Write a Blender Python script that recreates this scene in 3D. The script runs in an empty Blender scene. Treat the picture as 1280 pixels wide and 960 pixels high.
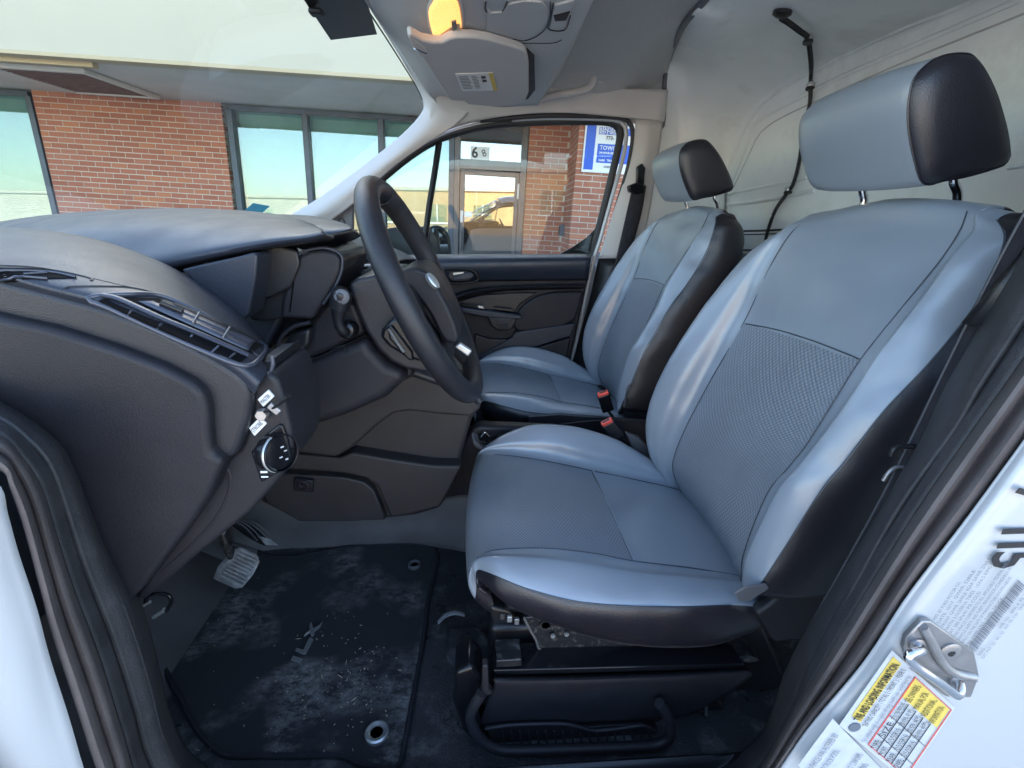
import bpy, bmesh, math, random
from mathutils import Vector, Matrix
from mathutils.bvhtree import BVHTree
random.seed(7)
sc = bpy.context.scene
COL = sc.collection
# ------------------------------------------------------------------ camera
# world: x = towards the rear of the van, y = across the cab to the passenger side, z = up,
# origin = camera height beside the open driver's door
FPX = 600.0
PITCH, YAW, ROLL = math.radians(19.4), math.radians(4.4), math.radians(1.25)
_cp, _sp, _cy, _sy = math.cos(PITCH), math.sin(PITCH), math.cos(YAW), math.sin(YAW)
_f = Vector((_sy * _cp, _cy * _cp, -_sp))
_r0 = Vector((_cy, -_sy, 0))
_u0 = _r0.cross(_f)
CR = _r0 * math.cos(ROLL) + _u0 * math.sin(ROLL)
CU = _u0 * math.cos(ROLL) - _r0 * math.sin(ROLL)
CF = _f
cam_data = bpy.data.cameras.new('camera')
cam = bpy.data.objects.new('camera', cam_data)
COL.objects.link(cam)
cam.matrix_world = Matrix(((CR.x, CU.x, -CF.x, 0), (CR.y, CU.y, -CF.y, 0), (CR.z, CU.z, -CF.z, 0), (0, 0, 0, 1)))
cam_data.sensor_width = 36.0
cam_data.lens = 36.0 * FPX / 1280.0
cam_data.clip_start = 0.02
cam_data.clip_end = 600
sc.camera = cam
# ------------------------------------------------------------------ light
SUN_EL, SUN_DIR = 29.0, (-0.22, 1.0)      # the sun stands behind the shop, the van is in its shade
world = bpy.data.worlds.new('World')
sc.world = world
world.use_nodes = True
_wn = world.node_tree
_bg = _wn.nodes['Background']
_sky = _wn.nodes.new('ShaderNodeTexSky')
_sky.sky_type = 'NISHITA'
_sky.sun_disc = False
_sky.sun_elevation = math.radians(SUN_EL)
_sky.sun_rotation = math.atan2(SUN_DIR[0], SUN_DIR[1])
_sky.air_density = 1.0
_sky.dust_density = 1.0
_sky.ozone_density = 1.0
_wn.links.new(_sky.outputs[0], _bg.inputs[0])
_bg.inputs[1].default_value = 0.15
sun_d = bpy.data.lights.new('sun', 'SUN')
sun_d.energy = 5.0
sun_d.angle = math.radians(0.5)
sun_d.color = (1.0, 0.93, 0.82)
sun = bpy.data.objects.new('sun', sun_d)
COL.objects.link(sun)
_e = math.radians(SUN_EL)
_sd = Vector((SUN_DIR[0], SUN_DIR[1], 0)).normalized()
sun.rotation_euler = Vector((_sd.x * math.cos(_e), _sd.y * math.cos(_e), math.sin(_e))).to_track_quat('Z', 'Y').to_euler()
sc.view_settings.view_transform = 'Standard'
sc.view_settings.look = 'None'
sc.view_settings.exposure = 2.65
sc.view_settings.gamma = 1.0
sc.view_settings.use_curve_mapping = False
sc.render.engine = 'CYCLES'
sc.cycles.max_bounces = 10
sc.cycles.diffuse_bounces = 5
sc.cycles.transparent_max_bounces = 12
sc.cycles.use_denoising = True

# ------------------------------------------------------------------ rays
def ray(px, py):
    return CR * ((px - 640) / FPX) + CU * ((480 - py) / FPX) + CF
def Y(px, py, v):
    d = ray(px, py); return d * (v / d.y)
def X(px, py, v):
    d = ray(px, py); return d * (v / d.x)
def Z(px, py, v):
    d = ray(px, py); return d * (v / d.z)
def Ys(pts, y=None):
    return [Y(p[0], p[1], p[2] if len(p) > 2 else y) for p in pts]
def Zs(pts, z=None):
    return [Z(p[0], p[1], p[2] if len(p) > 2 else z) for p in pts]
def Xs(pts, x=None):
    return [X(p[0], p[1], p[2] if len(p) > 2 else x) for p in pts]
def on_plane(px, py, o, n):
    d = ray(px, py); return d * (o.dot(n) / d.dot(n))

# ------------------------------------------------------------------ materials
def nn(nt, t, **kw):
    n = nt.nodes.new(t)
    for k, v in kw.items():
        setattr(n, k, v)
    return n
MATS = {}
def mat(name, col, rough=0.5, metal=0.0, spec=0.5, bump=0.0, bscale=400.0, var=0.0, vscale=8.0, btype='noise',
        coat=0.0, wrinkle=0.0, dirt=None, dscale=12.0, damt=0.5, emit=None, sheen=0.0, rvar=0.0):
    m = bpy.data.materials.new(name)
    m.use_nodes = True
    nt = m.node_tree
    b = nt.nodes['Principled BSDF']
    L = nt.links.new
    b.inputs['Base Color'].default_value = (*col, 1)
    b.inputs['Roughness'].default_value = rough
    b.inputs['Metallic'].default_value = metal
    b.inputs['Specular IOR Level'].default_value = spec
    b.inputs['Coat Weight'].default_value = coat
    if sheen:
        b.inputs['Sheen Weight'].default_value = sheen
    tc = nn(nt, 'ShaderNodeTexCoord')
    out = None
    if var or dirt:
        nz = nn(nt, 'ShaderNodeTexNoise')
        nz.inputs['Scale'].default_value = vscale
        nz.inputs['Detail'].default_value = 5
        L(tc.outputs['Object'], nz.inputs['Vector'])
        mp = nn(nt, 'ShaderNodeMapRange')
        mp.inputs['From Min'].default_value = 0.3
        mp.inputs['From Max'].default_value = 0.7
        mp.inputs['To Min'].default_value = 1 - var
        mp.inputs['To Max'].default_value = 1 + var
        L(nz.outputs['Fac'], mp.inputs['Value'])
        mx = nn(nt, 'ShaderNodeMix', data_type='RGBA', blend_type='MULTIPLY')
        mx.inputs['Factor'].default_value = 1
        mx.inputs['A'].default_value = (*col, 1)
        L(mp.outputs[0], mx.inputs['B'])
        out = mx.outputs['Result']
    if dirt:
        n2 = nn(nt, 'ShaderNodeTexNoise')
        n2.inputs['Scale'].default_value = dscale
        n2.inputs['Detail'].default_value = 8
        n2.inputs['Roughness'].default_value = 0.68
        L(tc.outputs['Object'], n2.inputs['Vector'])
        r2 = nn(nt, 'ShaderNodeMapRange')
        r2.inputs['From Min'].default_value = 0.52
        r2.inputs['From Max'].default_value = 0.72
        r2.inputs['To Max'].default_value = damt
        L(n2.outputs['Fac'], r2.inputs['Value'])
        m2 = nn(nt, 'ShaderNodeMix', data_type='RGBA')
        L(r2.outputs[0], m2.inputs['Factor'])
        L(out, m2.inputs['A'])
        m2.inputs['B'].default_value = (*dirt, 1)
        out = m2.outputs['Result']
    if out:
        L(out, b.inputs['Base Color'])
    if rvar:
        n3 = nn(nt, 'ShaderNodeTexNoise')
        n3.inputs['Scale'].default_value = 18
        n3.inputs['Detail'].default_value = 6
        L(tc.outputs['Object'], n3.inputs['Vector'])
        r3 = nn(nt, 'ShaderNodeMapRange')
        r3.inputs['From Min'].default_value = 0.3
        r3.inputs['From Max'].default_value = 0.7
        r3.inputs['To Min'].default_value = rough - rvar
        r3.inputs['To Max'].default_value = rough + rvar
        L(n3.outputs['Fac'], r3.inputs['Value'])
        L(r3.outputs[0], b.inputs['Roughness'])
    if bump:
        bp = nn(nt, 'ShaderNodeBump')
        bp.inputs['Strength'].default_value = bump
        bp.inputs['Distance'].default_value = 0.001
        if btype == 'noise':
            t = nn(nt, 'ShaderNodeTexNoise')
            t.inputs['Scale'].default_value = bscale
            t.inputs['Detail'].default_value = 3
            L(tc.outputs['Object'], t.inputs['Vector'])
            L(t.outputs['Fac'], bp.inputs['Height'])
        elif btype == 'voronoi':
            t = nn(nt, 'ShaderNodeTexVoronoi')
            t.inputs['Scale'].default_value = bscale
            L(tc.outputs['Object'], t.inputs['Vector'])
            L(t.outputs['Distance'], bp.inputs['Height'])
        elif btype == 'weave':      # uv in metres: rows of small dots
            mpn = nn(nt, 'ShaderNodeMapping')
            mpn.inputs['Scale'].default_value = (bscale, bscale, 1)
            mpn.inputs['Rotation'].default_value = (0, 0, math.radians(45))
            L(tc.outputs['UV'], mpn.inputs['Vector'])
            t = nn(nt, 'ShaderNodeTexVoronoi', voronoi_dimensions='2D')
            t.inputs['Scale'].default_value = 1
            t.inputs['Randomness'].default_value = 0.0
            L(mpn.outputs[0], t.inputs['Vector'])
            L(t.outputs['Distance'], bp.inputs['Height'])
            bp.inputs['Distance'].default_value = 0.0025
            cr = nn(nt, 'ShaderNodeMapRange')
            cr.inputs['From Min'].default_value = 0.15
            cr.inputs['From Max'].default_value = 0.6
            cr.inputs['To Min'].default_value = 1.0
            cr.inputs['To Max'].default_value = 0.50
            L(t.outputs['Distance'], cr.inputs['Value'])
            mxx = nn(nt, 'ShaderNodeMix', data_type='RGBA', blend_type='MULTIPLY')
            mxx.inputs['Factor'].default_value = 1
            if out: L(out, mxx.inputs['A'])
            else: mxx.inputs['A'].default_value = (*col, 1)
            L(cr.outputs[0], mxx.inputs['B'])
            L(mxx.outputs['Result'], b.inputs['Base Color'])
        if wrinkle:
            wz = nn(nt, 'ShaderNodeTexNoise'); wz.inputs['Scale'].default_value = 7; wz.inputs['Detail'].default_value = 0.5; wz.inputs['Distortion'].default_value = 0.3
            wm_ = nn(nt, 'ShaderNodeMapping'); wm_.inputs['Scale'].default_value = (1.0, 0.45, 1.3)
            L(tc.outputs['Object'], wm_.inputs['Vector']); L(wm_.outputs[0], wz.inputs['Vector'])
            b2 = nn(nt, 'ShaderNodeBump'); b2.inputs['Strength'].default_value = wrinkle; b2.inputs['Distance'].default_value = 0.02
            L(wz.outputs['Fac'], b2.inputs['Height']); L(b2.outputs[0], bp.inputs['Normal'])
        L(bp.outputs[0], b.inputs['Normal'])
    if emit:
        b.inputs['Emission Color'].default_value = (*emit[0], 1)
        b.inputs['Emission Strength'].default_value = emit[1]
    MATS[name] = m
    return m
def glass_mat(name, tint, refl=None, rough=0.0, haze=0.0, base=0.05):
    m = bpy.data.materials.new(name); m.use_nodes = True
    nt = m.node_tree; nt.nodes.clear(); L = nt.links.new
    o = nn(nt, 'ShaderNodeOutputMaterial'); mx = nn(nt, 'ShaderNodeMixShader')
    t = nn(nt, 'ShaderNodeBsdfTransparent'); g = nn(nt, 'ShaderNodeBsdfGlossy')
    t.inputs['Color'].default_value = (*tint, 1)
    g.inputs['Roughness'].default_value = rough
    if refl is None:
        lw = nn(nt, 'ShaderNodeLayerWeight'); lw.inputs['Blend'].default_value = 0.5
        pw = nn(nt, 'ShaderNodeMath', operation='POWER'); pw.inputs[1].default_value = 5.0
        ma = nn(nt, 'ShaderNodeMath', operation='MULTIPLY_ADD'); ma.inputs[1].default_value = 0.9; ma.inputs[2].default_value = base
        L(lw.outputs['Facing'], pw.inputs[0]); L(pw.outputs[0], ma.inputs[0]); L(ma.outputs[0], mx.inputs[0])
    else:
        mx.inputs[0].default_value = refl
    L(t.outputs[0], mx.inputs[1]); L(g.outputs[0], mx.inputs[2])
    if haze:
        d = nn(nt, 'ShaderNodeBsdfDiffuse'); d.inputs['Color'].default_value = (0.8, 0.8, 0.78, 1)
        m2 = nn(nt, 'ShaderNodeMixShader')
        nz = nn(nt, 'ShaderNodeTexNoise'); nz.inputs['Scale'].default_value = 3.0; nz.inputs['Detail'].default_value = 6
        tc = nn(nt, 'ShaderNodeTexCoord'); L(tc.outputs['Object'], nz.inputs['Vector'])
        r = nn(nt, 'ShaderNodeMapRange'); r.inputs['From Min'].default_value = .35; r.inputs['From Max'].default_value = .75
        r.inputs['To Min'].default_value = haze * .5; r.inputs['To Max'].default_value = haze * 1.5
        L(nz.outputs['Fac'], r.inputs['Value']); L(r.outputs[0], m2.inputs[0])
        L(mx.outputs[0], m2.inputs[1]); L(d.outputs[0], m2.inputs[2]); L(m2.outputs[0], o.inputs[0])
    else:
        L(mx.outputs[0], o.inputs[0])
    MATS[name] = m
    return m
def C(r, g, b):      # sRGB 0..255 to linear
    f = lambda c: (c / 255 / 12.92) if c / 255 <= 0.04045 else ((c / 255 + 0.055) / 1.055) ** 2.4
    return (f(r), f(g), f(b))
mat('plastic_dark', (0.018, 0.0172, 0.021), 0.44, spec=0.32, bump=0.5, bscale=900, var=0.12, vscale=20, rvar=0.06)
mat('plastic_grain', (0.020, 0.020, 0.024), 0.36, spec=0.42, bump=0.3, bscale=900, btype='voronoi', var=0.1)
mat('plastic_soft', (0.022, 0.026, 0.038), 0.40, spec=0.55, bump=0.35, bscale=700, var=0.1, vscale=6, rvar=0.07)
mat('plastic_black', (0.012, 0.012, 0.014), 0.4, bump=0.15, bscale=900)
mat('plastic_gloss', (0.008, 0.008, 0.010), 0.2, spec=0.35)
mat('plastic_warm', (0.030, 0.0285, 0.031), 0.5, bump=0.8, bscale=800, var=0.15, vscale=14)
mat('plastic_grey', (0.11, 0.11, 0.12), 0.45, bump=0.3, bscale=800)
mat('plastic_light', (0.55, 0.52, 0.50), 0.6, bump=0.3, bscale=700, var=0.05)
mat('rubber', (0.028, 0.027, 0.03), 0.55, bump=0.6, bscale=500, var=0.25, vscale=25, dirt=(0.09, 0.085, 0.085), dscale=30, damt=0.25)
mat('rubber_dusty', (0.085, 0.072, 0.07), 0.6, bump=0.6, bscale=400, var=0.2, vscale=20)
mat('leather', (0.25, 0.285, 0.33), 0.29, spec=0.95, bump=0.16, bscale=900, var=0.04, vscale=5)
mat('leather_dark', (0.014, 0.013, 0.018), 0.36, spec=0.7, bump=0.3, bscale=650, btype='voronoi', var=0.1)
mat('fabric_mesh', (0.28, 0.315, 0.36), 0.42, bump=0.5, bscale=300, btype='weave', var=0.05)
mat('fabric_dark', (0.018, 0.017, 0.022), 0.9, bump=1.0, bscale=900, var=0.3, vscale=60)
mat('headliner', (0.52, 0.51, 0.50), 0.95, bump=1.0, bscale=1300, var=0.06, vscale=200)
mat('trim_grey', (0.50, 0.50, 0.50), 0.6, bump=0.5, bscale=900, var=0.04)
mat('composite', (0.80, 0.825, 0.825), 0.36, spec=0.6, bump=0.25, bscale=260, var=0.06, vscale=5, dirt=(0.33, 0.31, 0.27), dscale=5, damt=0.35)
mat('paint_white', (0.45, 0.46, 0.47), 0.22, coat=0.7, var=0.02, vscale=3)
mat('chrome', (0.75, 0.75, 0.76), 0.14, metal=1.0)
mat('steel_grey', (0.32, 0.31, 0.31), 0.38, metal=0.7, var=0.1, vscale=60)
mat('steel_black', (0.02, 0.02, 0.022), 0.3, metal=0.2, dirt=(0.3, 0.28, 0.26), dscale=90, damt=0.5, var=0.1)
mat('silver', (0.5, 0.51, 0.5), 0.3, metal=0.7)
mat('red_plastic', (0.85, 0.10, 0.07), 0.35)
mat('vinyl', (0.040, 0.041, 0.045), 0.34, bump=0.9, bscale=260, btype='voronoi', var=0.3, vscale=9, dirt=(0.20, 0.195, 0.19), dscale=20, damt=0.8, rvar=0.1)
mat('vinyl_brown', (0.10, 0.088, 0.085), 0.6, bump=0.6, bscale=300, var=0.25, vscale=10, dirt=(0.12, 0.10, 0.09), dscale=10, damt=0.5)
mat('grip_worn', (0.28, 0.27, 0.27), 0.7, bump=0.8, bscale=300, var=0.3, vscale=60, dirt=(0.48, 0.46, 0.45), dscale=60, damt=0.8)
mat('paper', (0.75, 0.76, 0.76), 0.5)
mat('paper_grey', (0.55, 0.56, 0.56), 0.5)
mat('yellow', (0.66, 0.50, 0.10), 0.5)
mat('label_grey', (0.47, 0.50, 0.53), 0.45, var=0.06, vscale=60)
mat('red_line', (0.6, 0.06, 0.05), 0.5)
mat('blue_print', (0.02, 0.10, 0.55), 0.5)
mat('navy_print', (0.02, 0.04, 0.22), 0.5)
mat('cyan_sticker', (0.12, 0.50, 0.72), 0.4)
mat('ink', (0.012, 0.012, 0.015), 0.5)
mat('seam_thread', (0.05, 0.06, 0.075), 0.6)
mat('ink_grey', (0.12, 0.14, 0.17), 0.5)
mat('mortar', (0.52, 0.46, 0.38), 0.95, bump=0.8, bscale=80, var=0.12, vscale=3)
mat('stucco_fascia', (0.52, 0.47, 0.36), 0.9, bump=0.3, bscale=40, var=0.04, vscale=0.6)
mat('soffit', (0.64, 0.60, 0.53), 0.95, bump=0.4, bscale=30, var=0.10, vscale=1.2, dirt=(0.54, 0.50, 0.44), dscale=2, damt=0.5)
mat('grille_brown', (0.16, 0.09, 0.075), 0.8, var=0.2, vscale=10)
mat('tan_trim', (0.50, 0.40, 0.25), 0.7)
mat('frame_bronze', (0.085, 0.078, 0.08), 0.4, metal=0.3, var=0.1)
mat('frame_blue', (0.05, 0.065, 0.085), 0.4, metal=0.3, var=0.1)
mat('blind', (0.62, 0.62, 0.54), 0.6, var=0.04)
mat('blind_low', (0.33, 0.56, 0.55), 0.6)
mat('room_dark', (0.08, 0.08, 0.085), 0.9)
mat('asphalt', (0.07, 0.068, 0.066), 0.9, bump=1.0, bscale=60, var=0.2, vscale=1.5)
mat('forecourt', (0.40, 0.37, 0.33), 0.9, bump=0.6, bscale=60, var=0.15, vscale=1.5)
mat('pavement', (0.35, 0.33, 0.30), 0.9, var=0.1, vscale=1.0)
mat('opposite_wall', (0.42, 0.27, 0.13), 0.9, var=0.1, vscale=1.0)
mat('opposite_wall_grey', (0.4, 0.38, 0.33), 0.9, var=0.1, vscale=1.0)
mat('lamp_warm', (0.8, 0.45, 0.2), 0.3, bump=1.0, bscale=160, btype='voronoi', emit=((1.0, 0.40, 0.10), 0.30))
mat('lamp_plain', (0.75, 0.45, 0.26), 0.25)
mat('mirror', (0.85, 0.87, 0.88), 0.03, metal=1.0)
mat('crumb', (0.5, 0.42, 0.3), 0.8)
glass_mat('windshield_glass', (0.90, 0.95, 0.91), haze=0.03, base=0.03)
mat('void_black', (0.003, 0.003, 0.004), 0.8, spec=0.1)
mat('blade_blue', (0.045, 0.05, 0.07), 0.32, spec=0.8)
glass_mat('side_glass', (0.93, 0.96, 0.95), haze=0.012, base=0.022)
glass_mat('shop_glass', (0.72, 0.88, 0.87), refl=0.13)
glass_mat('door_glass', (0.4, 0.42, 0.42), refl=0.33)
glass_mat('tint_glass', (0.08, 0.12, 0.11))
def brick_material():
    m = mat('brick_red', (0.33, 0.105, 0.062), 0.9, bump=1.0, bscale=130)
    nt = m.node_tree; L = nt.links.new
    b = nt.nodes['Principled BSDF']
    oi = nn(nt, 'ShaderNodeObjectInfo'); cr = nn(nt, 'ShaderNodeValToRGB')
    e = cr.color_ramp.elements
    e[0].color = (0.33, 0.118, 0.072, 1); e[1].color = (0.45, 0.17, 0.085, 1)
    k = cr.color_ramp.elements.new(0.5); k.color = (0.39, 0.14, 0.085, 1)
    k = cr.color_ramp.elements.new(0.8); k.color = (0.40, 0.16, 0.10, 1)
    L(oi.outputs['Random'], cr.inputs[0])
    tc = nn(nt, 'ShaderNodeTexCoord'); nz = nn(nt, 'ShaderNodeTexNoise')
    nz.inputs['Scale'].default_value = 30; nz.inputs['Detail'].default_value = 4
    L(tc.outputs['Object'], nz.inputs['Vector'])
    mp = nn(nt, 'ShaderNodeMapRange'); mp.inputs['To Min'].default_value = 0.75; mp.inputs['To Max'].default_value = 1.25
    L(nz.outputs['Fac'], mp.inputs['Value'])
    mx = nn(nt, 'ShaderNodeMix', data_type='RGBA', blend_type='MULTIPLY'); mx.inputs['Factor'].default_value = 1
    L(cr.outputs[0], mx.inputs['A']); L(mp.outputs[0], mx.inputs['B']); L(mx.outputs['Result'], b.inputs['Base Color'])
brick_material()
def mat_carpet():
    m = mat('mat_carpet', (0.014, 0.016, 0.021), 0.95, bump=1.0, bscale=700, sheen=0.15)
    nt = m.node_tree; L = nt.links.new; b = nt.nodes['Principled BSDF']
    tc = nn(nt, 'ShaderNodeTexCoord')
    a = nn(nt, 'ShaderNodeTexNoise'); a.inputs['Scale'].default_value = 5.5; a.inputs['Detail'].default_value = 3
    c = nn(nt, 'ShaderNodeTexNoise'); c.inputs['Scale'].default_value = 40; c.inputs['Detail'].default_value = 12; c.inputs['Roughness'].default_value = 0.8
    L(tc.outputs['Object'], a.inputs['Vector'])
    mpg = nn(nt, 'ShaderNodeMapping'); mpg.inputs['Scale'].default_value = (0.75, 1.25, 1); mpg.inputs['Rotation'].default_value = (0, 0, 0.5)
    L(tc.outputs['Object'], mpg.inputs['Vector']); L(mpg.outputs[0], c.inputs['Vector'])
    r1 = nn(nt, 'ShaderNodeMapRange'); r1.inputs['From Min'].default_value = 0.49; r1.inputs['From Max'].default_value = 0.64
    r2 = nn(nt, 'ShaderNodeMapRange'); r2.inputs['From Min'].default_value = 0.43; r2.inputs['From Max'].default_value = 0.66
    L(a.outputs['Fac'], r1.inputs['Value']); L(c.outputs['Fac'], r2.inputs['Value'])
    mu = nn(nt, 'ShaderNodeMath', operation='MULTIPLY'); L(r1.outputs[0], mu.inputs[0]); L(r2.outputs[0], mu.inputs[1])
    mx = nn(nt, 'ShaderNodeMix', data_type='RGBA'); mx.inputs['A'].default_value = (0.014, 0.0145, 0.017, 1); mx.inputs['B'].default_value = (0.30, 0.285, 0.27, 1)
    L(mu.outputs[0], mx.inputs['Factor'])
    sp = nn(nt, 'ShaderNodeTexVoronoi'); sp.inputs['Scale'].default_value = 55; L(tc.outputs['Object'], sp.inputs['Vector'])
    r3 = nn(nt, 'ShaderNodeMapRange'); r3.inputs['From Min'].default_value = 0.10; r3.inputs['From Max'].default_value = 0.06; r3.inputs['To Max'].default_value = 0.8
    L(sp.outputs['Distance'], r3.inputs['Value'])
    gt = nn(nt, 'ShaderNodeMath', operation='MULTIPLY'); L(r3.outputs[0], gt.inputs[0]); L(r1.outputs[0], gt.inputs[1])
    m2 = nn(nt, 'ShaderNodeMix', data_type='RGBA'); L(gt.outputs[0], m2.inputs['Factor']); L(mx.outputs['Result'], m2.inputs['A'])
    m2.inputs['B'].default_value = (0.35, 0.36, 0.40, 1)
    L(m2.outputs['Result'], b.inputs['Base Color'])
mat_carpet()

# ------------------------------------------------------------------ object helpers
BVH = {}
def tag(o, label=None, cat=None, group=None, kind=None):
    if label: o['label'] = label
    if cat: o['category'] = cat
    if group: o['group'] = group
    if kind: o['kind'] = kind
    return o
def empty(name, loc, label=None, cat=None, group=None, kind=None, rot=None):
    o = bpy.data.objects.new(name, None)
    COL.objects.link(o)
    if rot is not None:
        o.matrix_world = rot
    else:
        o.location = loc
    o.empty_display_size = 0.05
    return tag(o, label, cat, group, kind)
def origin_of(p):
    v = Vector((0, 0, 0))
    while p is not None:
        v = v + p.location
        p = p.parent
    return v
def mesh_obj(name, verts, faces, material, parent=None, smooth=True, uvs=None, mats=None, midx=None, label=None, local=False, bvh=True, sharp=40):
    off = Vector((0, 0, 0)) if (parent is None or local) else origin_of(parent)
    me = bpy.data.meshes.new(name)
    me.from_pydata([tuple(Vector(v) - off) for v in verts], [], faces)
    for m in (mats or [material]):
        me.materials.append(MATS[m])
    if midx:
        for p, i in zip(me.polygons, midx): p.material_index = i
    if uvs:
        ul = me.uv_layers.new(name='uv')
        for l in me.loops: ul.data[l.index].uv = uvs[l.vertex_index]
    if smooth:
        me.polygons.foreach_set('use_smooth', [True] * len(me.polygons))
        me.set_sharp_from_angle(angle=math.radians(sharp))
    me.update()
    o = bpy.data.objects.new(name, me)
    COL.objects.link(o)
    if parent: o.parent = parent
    if label: o['label'] = label
    if bvh and not local:
        BVH[o.name] = BVHTree.FromPolygons([Vector(v) for v in verts], faces)
    return o
def cr1(pts, t, closed=False):
    n = len(pts)
    if closed:
        i = int(math.floor(t)) % n; f = t - math.floor(t)
        p0, p1, p2, p3 = pts[(i - 1) % n], pts[i], pts[(i + 1) % n], pts[(i + 2) % n]
    else:
        t = max(0, min(n - 1 - 1e-9, t)); i = int(t); f = t - i
        p1, p2 = pts[i], pts[i + 1]
        p0 = pts[i - 1] if i > 0 else p1 * 2 - p2
        p3 = pts[i + 2] if i + 2 < n else p2 * 2 - p1
    return 0.5 * ((2 * p1) + (p2 - p0) * f + (2 * p0 - 5 * p1 + 4 * p2 - p3) * f * f + (3 * p1 - p0 - 3 * p2 + p3) * f ** 3)
def crv(pts, n, closed=False, lin=False):
    pts = [Vector(p) for p in pts]
    if len(pts) == 2:
        return [pts[0].lerp(pts[1], i / (n - 1)) for i in range(n)]
    m = len(pts) if closed else len(pts) - 1
    k = 24
    fine = [(j / k, cr1(pts, j / k, closed)) for j in range(m * k + 1)] if not lin else [(float(j), pts[j % len(pts)]) for j in range(m + 1)]
    L = [0.0]
    for a, b in zip(fine, fine[1:]): L.append(L[-1] + (b[1] - a[1]).length)
    T = L[-1]; out = []; j = 0
    cnt = n if closed else n - 1
    for i in range(n):
        s = T * i / cnt
        while j < len(L) - 2 and L[j + 1] < s: j += 1
        f = 0 if L[j + 1] == L[j] else (s - L[j]) / (L[j + 1] - L[j])
        out.append(fine[j][1].lerp(fine[j + 1][1], max(0, min(1, f))))
    return out
TH = {}
def add_mod_solid(o, th, off=0.0):
    TH[o.name] = th / 2
    m = o.modifiers.new('solid', 'SOLIDIFY'); m.thickness = th; m.offset = off
def add_mod_bevel(o, w, seg=3, ang=35):
    m = o.modifiers.new('bevel', 'BEVEL'); m.width = w; m.segments = seg; m.limit_method = 'ANGLE'; m.angle_limit = math.radians(ang)
    m.harden_normals = False
from mathutils import noise as mnoise
def loft(name, rows, material, parent=None, pucker=0.0, nu=24, nv=None, th=0.0, label=None, param=False, sharp=50, across='cr', mats=None, fidx=None):
    """rows of 3D points -> one smooth sheet; every row is resampled, then smoothed across the rows"""
    if param:
        R = [[cr1([Vector(p) for p in r], (len(r) - 1) * i / (nu - 1)) for i in range(nu)] for r in rows]
    else:
        R = [crv(r, nu) for r in rows]
    if nv is None: nv = (len(rows) - 1) * 5 + 1
    if len(rows) == 2 or across == 'lin': 
        if across == 'lin': nv = len(rows)
        G = [[(lambda t: R[min(int(t), len(R) - 2)][i].lerp(R[min(int(t), len(R) - 2) + 1][i], t - min(int(t), len(R) - 2)))((len(R) - 1) * j / (nv - 1)) for i in range(nu)] for j in range(nv)]
    else:
        G = [[cr1([R[k][i] for k in range(len(R))], (len(R) - 1) * j / (nv - 1)) for i in range(nu)] for j in range(nv)]
    verts = [v for row in G for v in row]
    if pucker:
        verts = [v + Vector((-.6, -.5, .6)) * (pucker * (mnoise.noise(Vector((v.x * 13, v.y * 9, v.z * 15))) + .45 * mnoise.noise(Vector((v.x * 34, v.y * 26, v.z * 38))))) for v in verts]
    faces = []; mi = []
    for j in range(nv - 1):
        for i in range(nu - 1):
            a = j * nu + i
            faces.append((a, a + 1, a + nu + 1, a + nu))
            mi.append(fidx((j + .5) / (nv - 1), (i + .5) / (nu - 1)) if fidx else 0)
    uvs = []
    for j in range(nv):
        for i in range(nu): uvs.append((i / (nu - 1), j / (nv - 1)))
    o = mesh_obj(name, verts, faces, material, parent, True, uvs, mats=mats, midx=mi if fidx else None, label=label, sharp=sharp)
    if th: add_mod_solid(o, th)
    return o
def slab(name, outline, vec, material, parent=None, bevel=0.004, seg=3, smooth_pts=0, label=None, local=False, bvh=True, closed_curve=True):
    """closed outline extruded along vec, edges rounded"""
    pts = [Vector(p) for p in outline]
    if smooth_pts: pts = crv(pts, smooth_pts, closed=True)
    n = len(pts); vec = Vector(vec)
    verts = pts + [p + vec for p in pts]
    nrm = Vector((0, 0, 0))
    for i in range(n): nrm += pts[i].cross(pts[(i + 1) % n])
    front = list(range(n)); back = list(range(2 * n - 1, n - 1, -1))
    if nrm.dot(vec) > 0: 
        faces = [front[::-1], back[::-1]] + [(i, (i + 1) % n, (i + 1) % n + n, i + n) for i in range(n)]
    else:
        faces = [front, back] + [((i + 1) % n, i, i + n, (i + 1) % n + n) for i in range(n)]
    o = mesh_obj(name, verts, faces, material, parent, True, label=label, local=local, bvh=bvh)
    if bevel: add_mod_bevel(o, bevel, seg)
    return o
def tube(name, pts, r, material, parent=None, n=None, sides=10, closed=False, label=None, flat=None, radii=None, lin=False):
    if n is None: n = max(8, len(pts) * 6)
    P = crv(pts, n, closed, lin)
    verts = []; faces = []
    N = len(P)
    prev = None
    for i, p in enumerate(P):
        a = P[(i - 1) % N] if (closed or i > 0) else p
        b = P[(i + 1) % N] if (closed or i < N - 1) else p
        t = (b - a).normalized()
        if prev is None:
            s = t.cross(Vector((0, 0, 1)))
            if s.length < 0.1: s = t.cross(Vector((0, 1, 0)))
            s.normalize()
        else:
            s = (prev - t * prev.dot(t)).normalized()
        prev = s; q = t.cross(s)
        rr = r if radii is None else radii(i / (N - 1))
        for k in range(sides):
            a2 = 2 * math.pi * k / sides
            verts.append(p + s * (rr * math.cos(a2)) + q * (rr * math.sin(a2) * (flat or 1)))
    m = N if closed else N - 1
    for i in range(m):
        for k in range(sides):
            a = i * sides + k; b = i * sides + (k + 1) % sides
            c = ((i + 1) % N) * sides + (k + 1) % sides; d = ((i + 1) % N) * sides + k
            faces.append((a, b, c, d))
    if not closed:
        faces.append(tuple(range(sides))[::-1]); faces.append(tuple(range((N - 1) * sides, N * sides)))
    return mesh_obj(name, verts, faces, material, parent, True, label=label, sharp=60)
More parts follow.
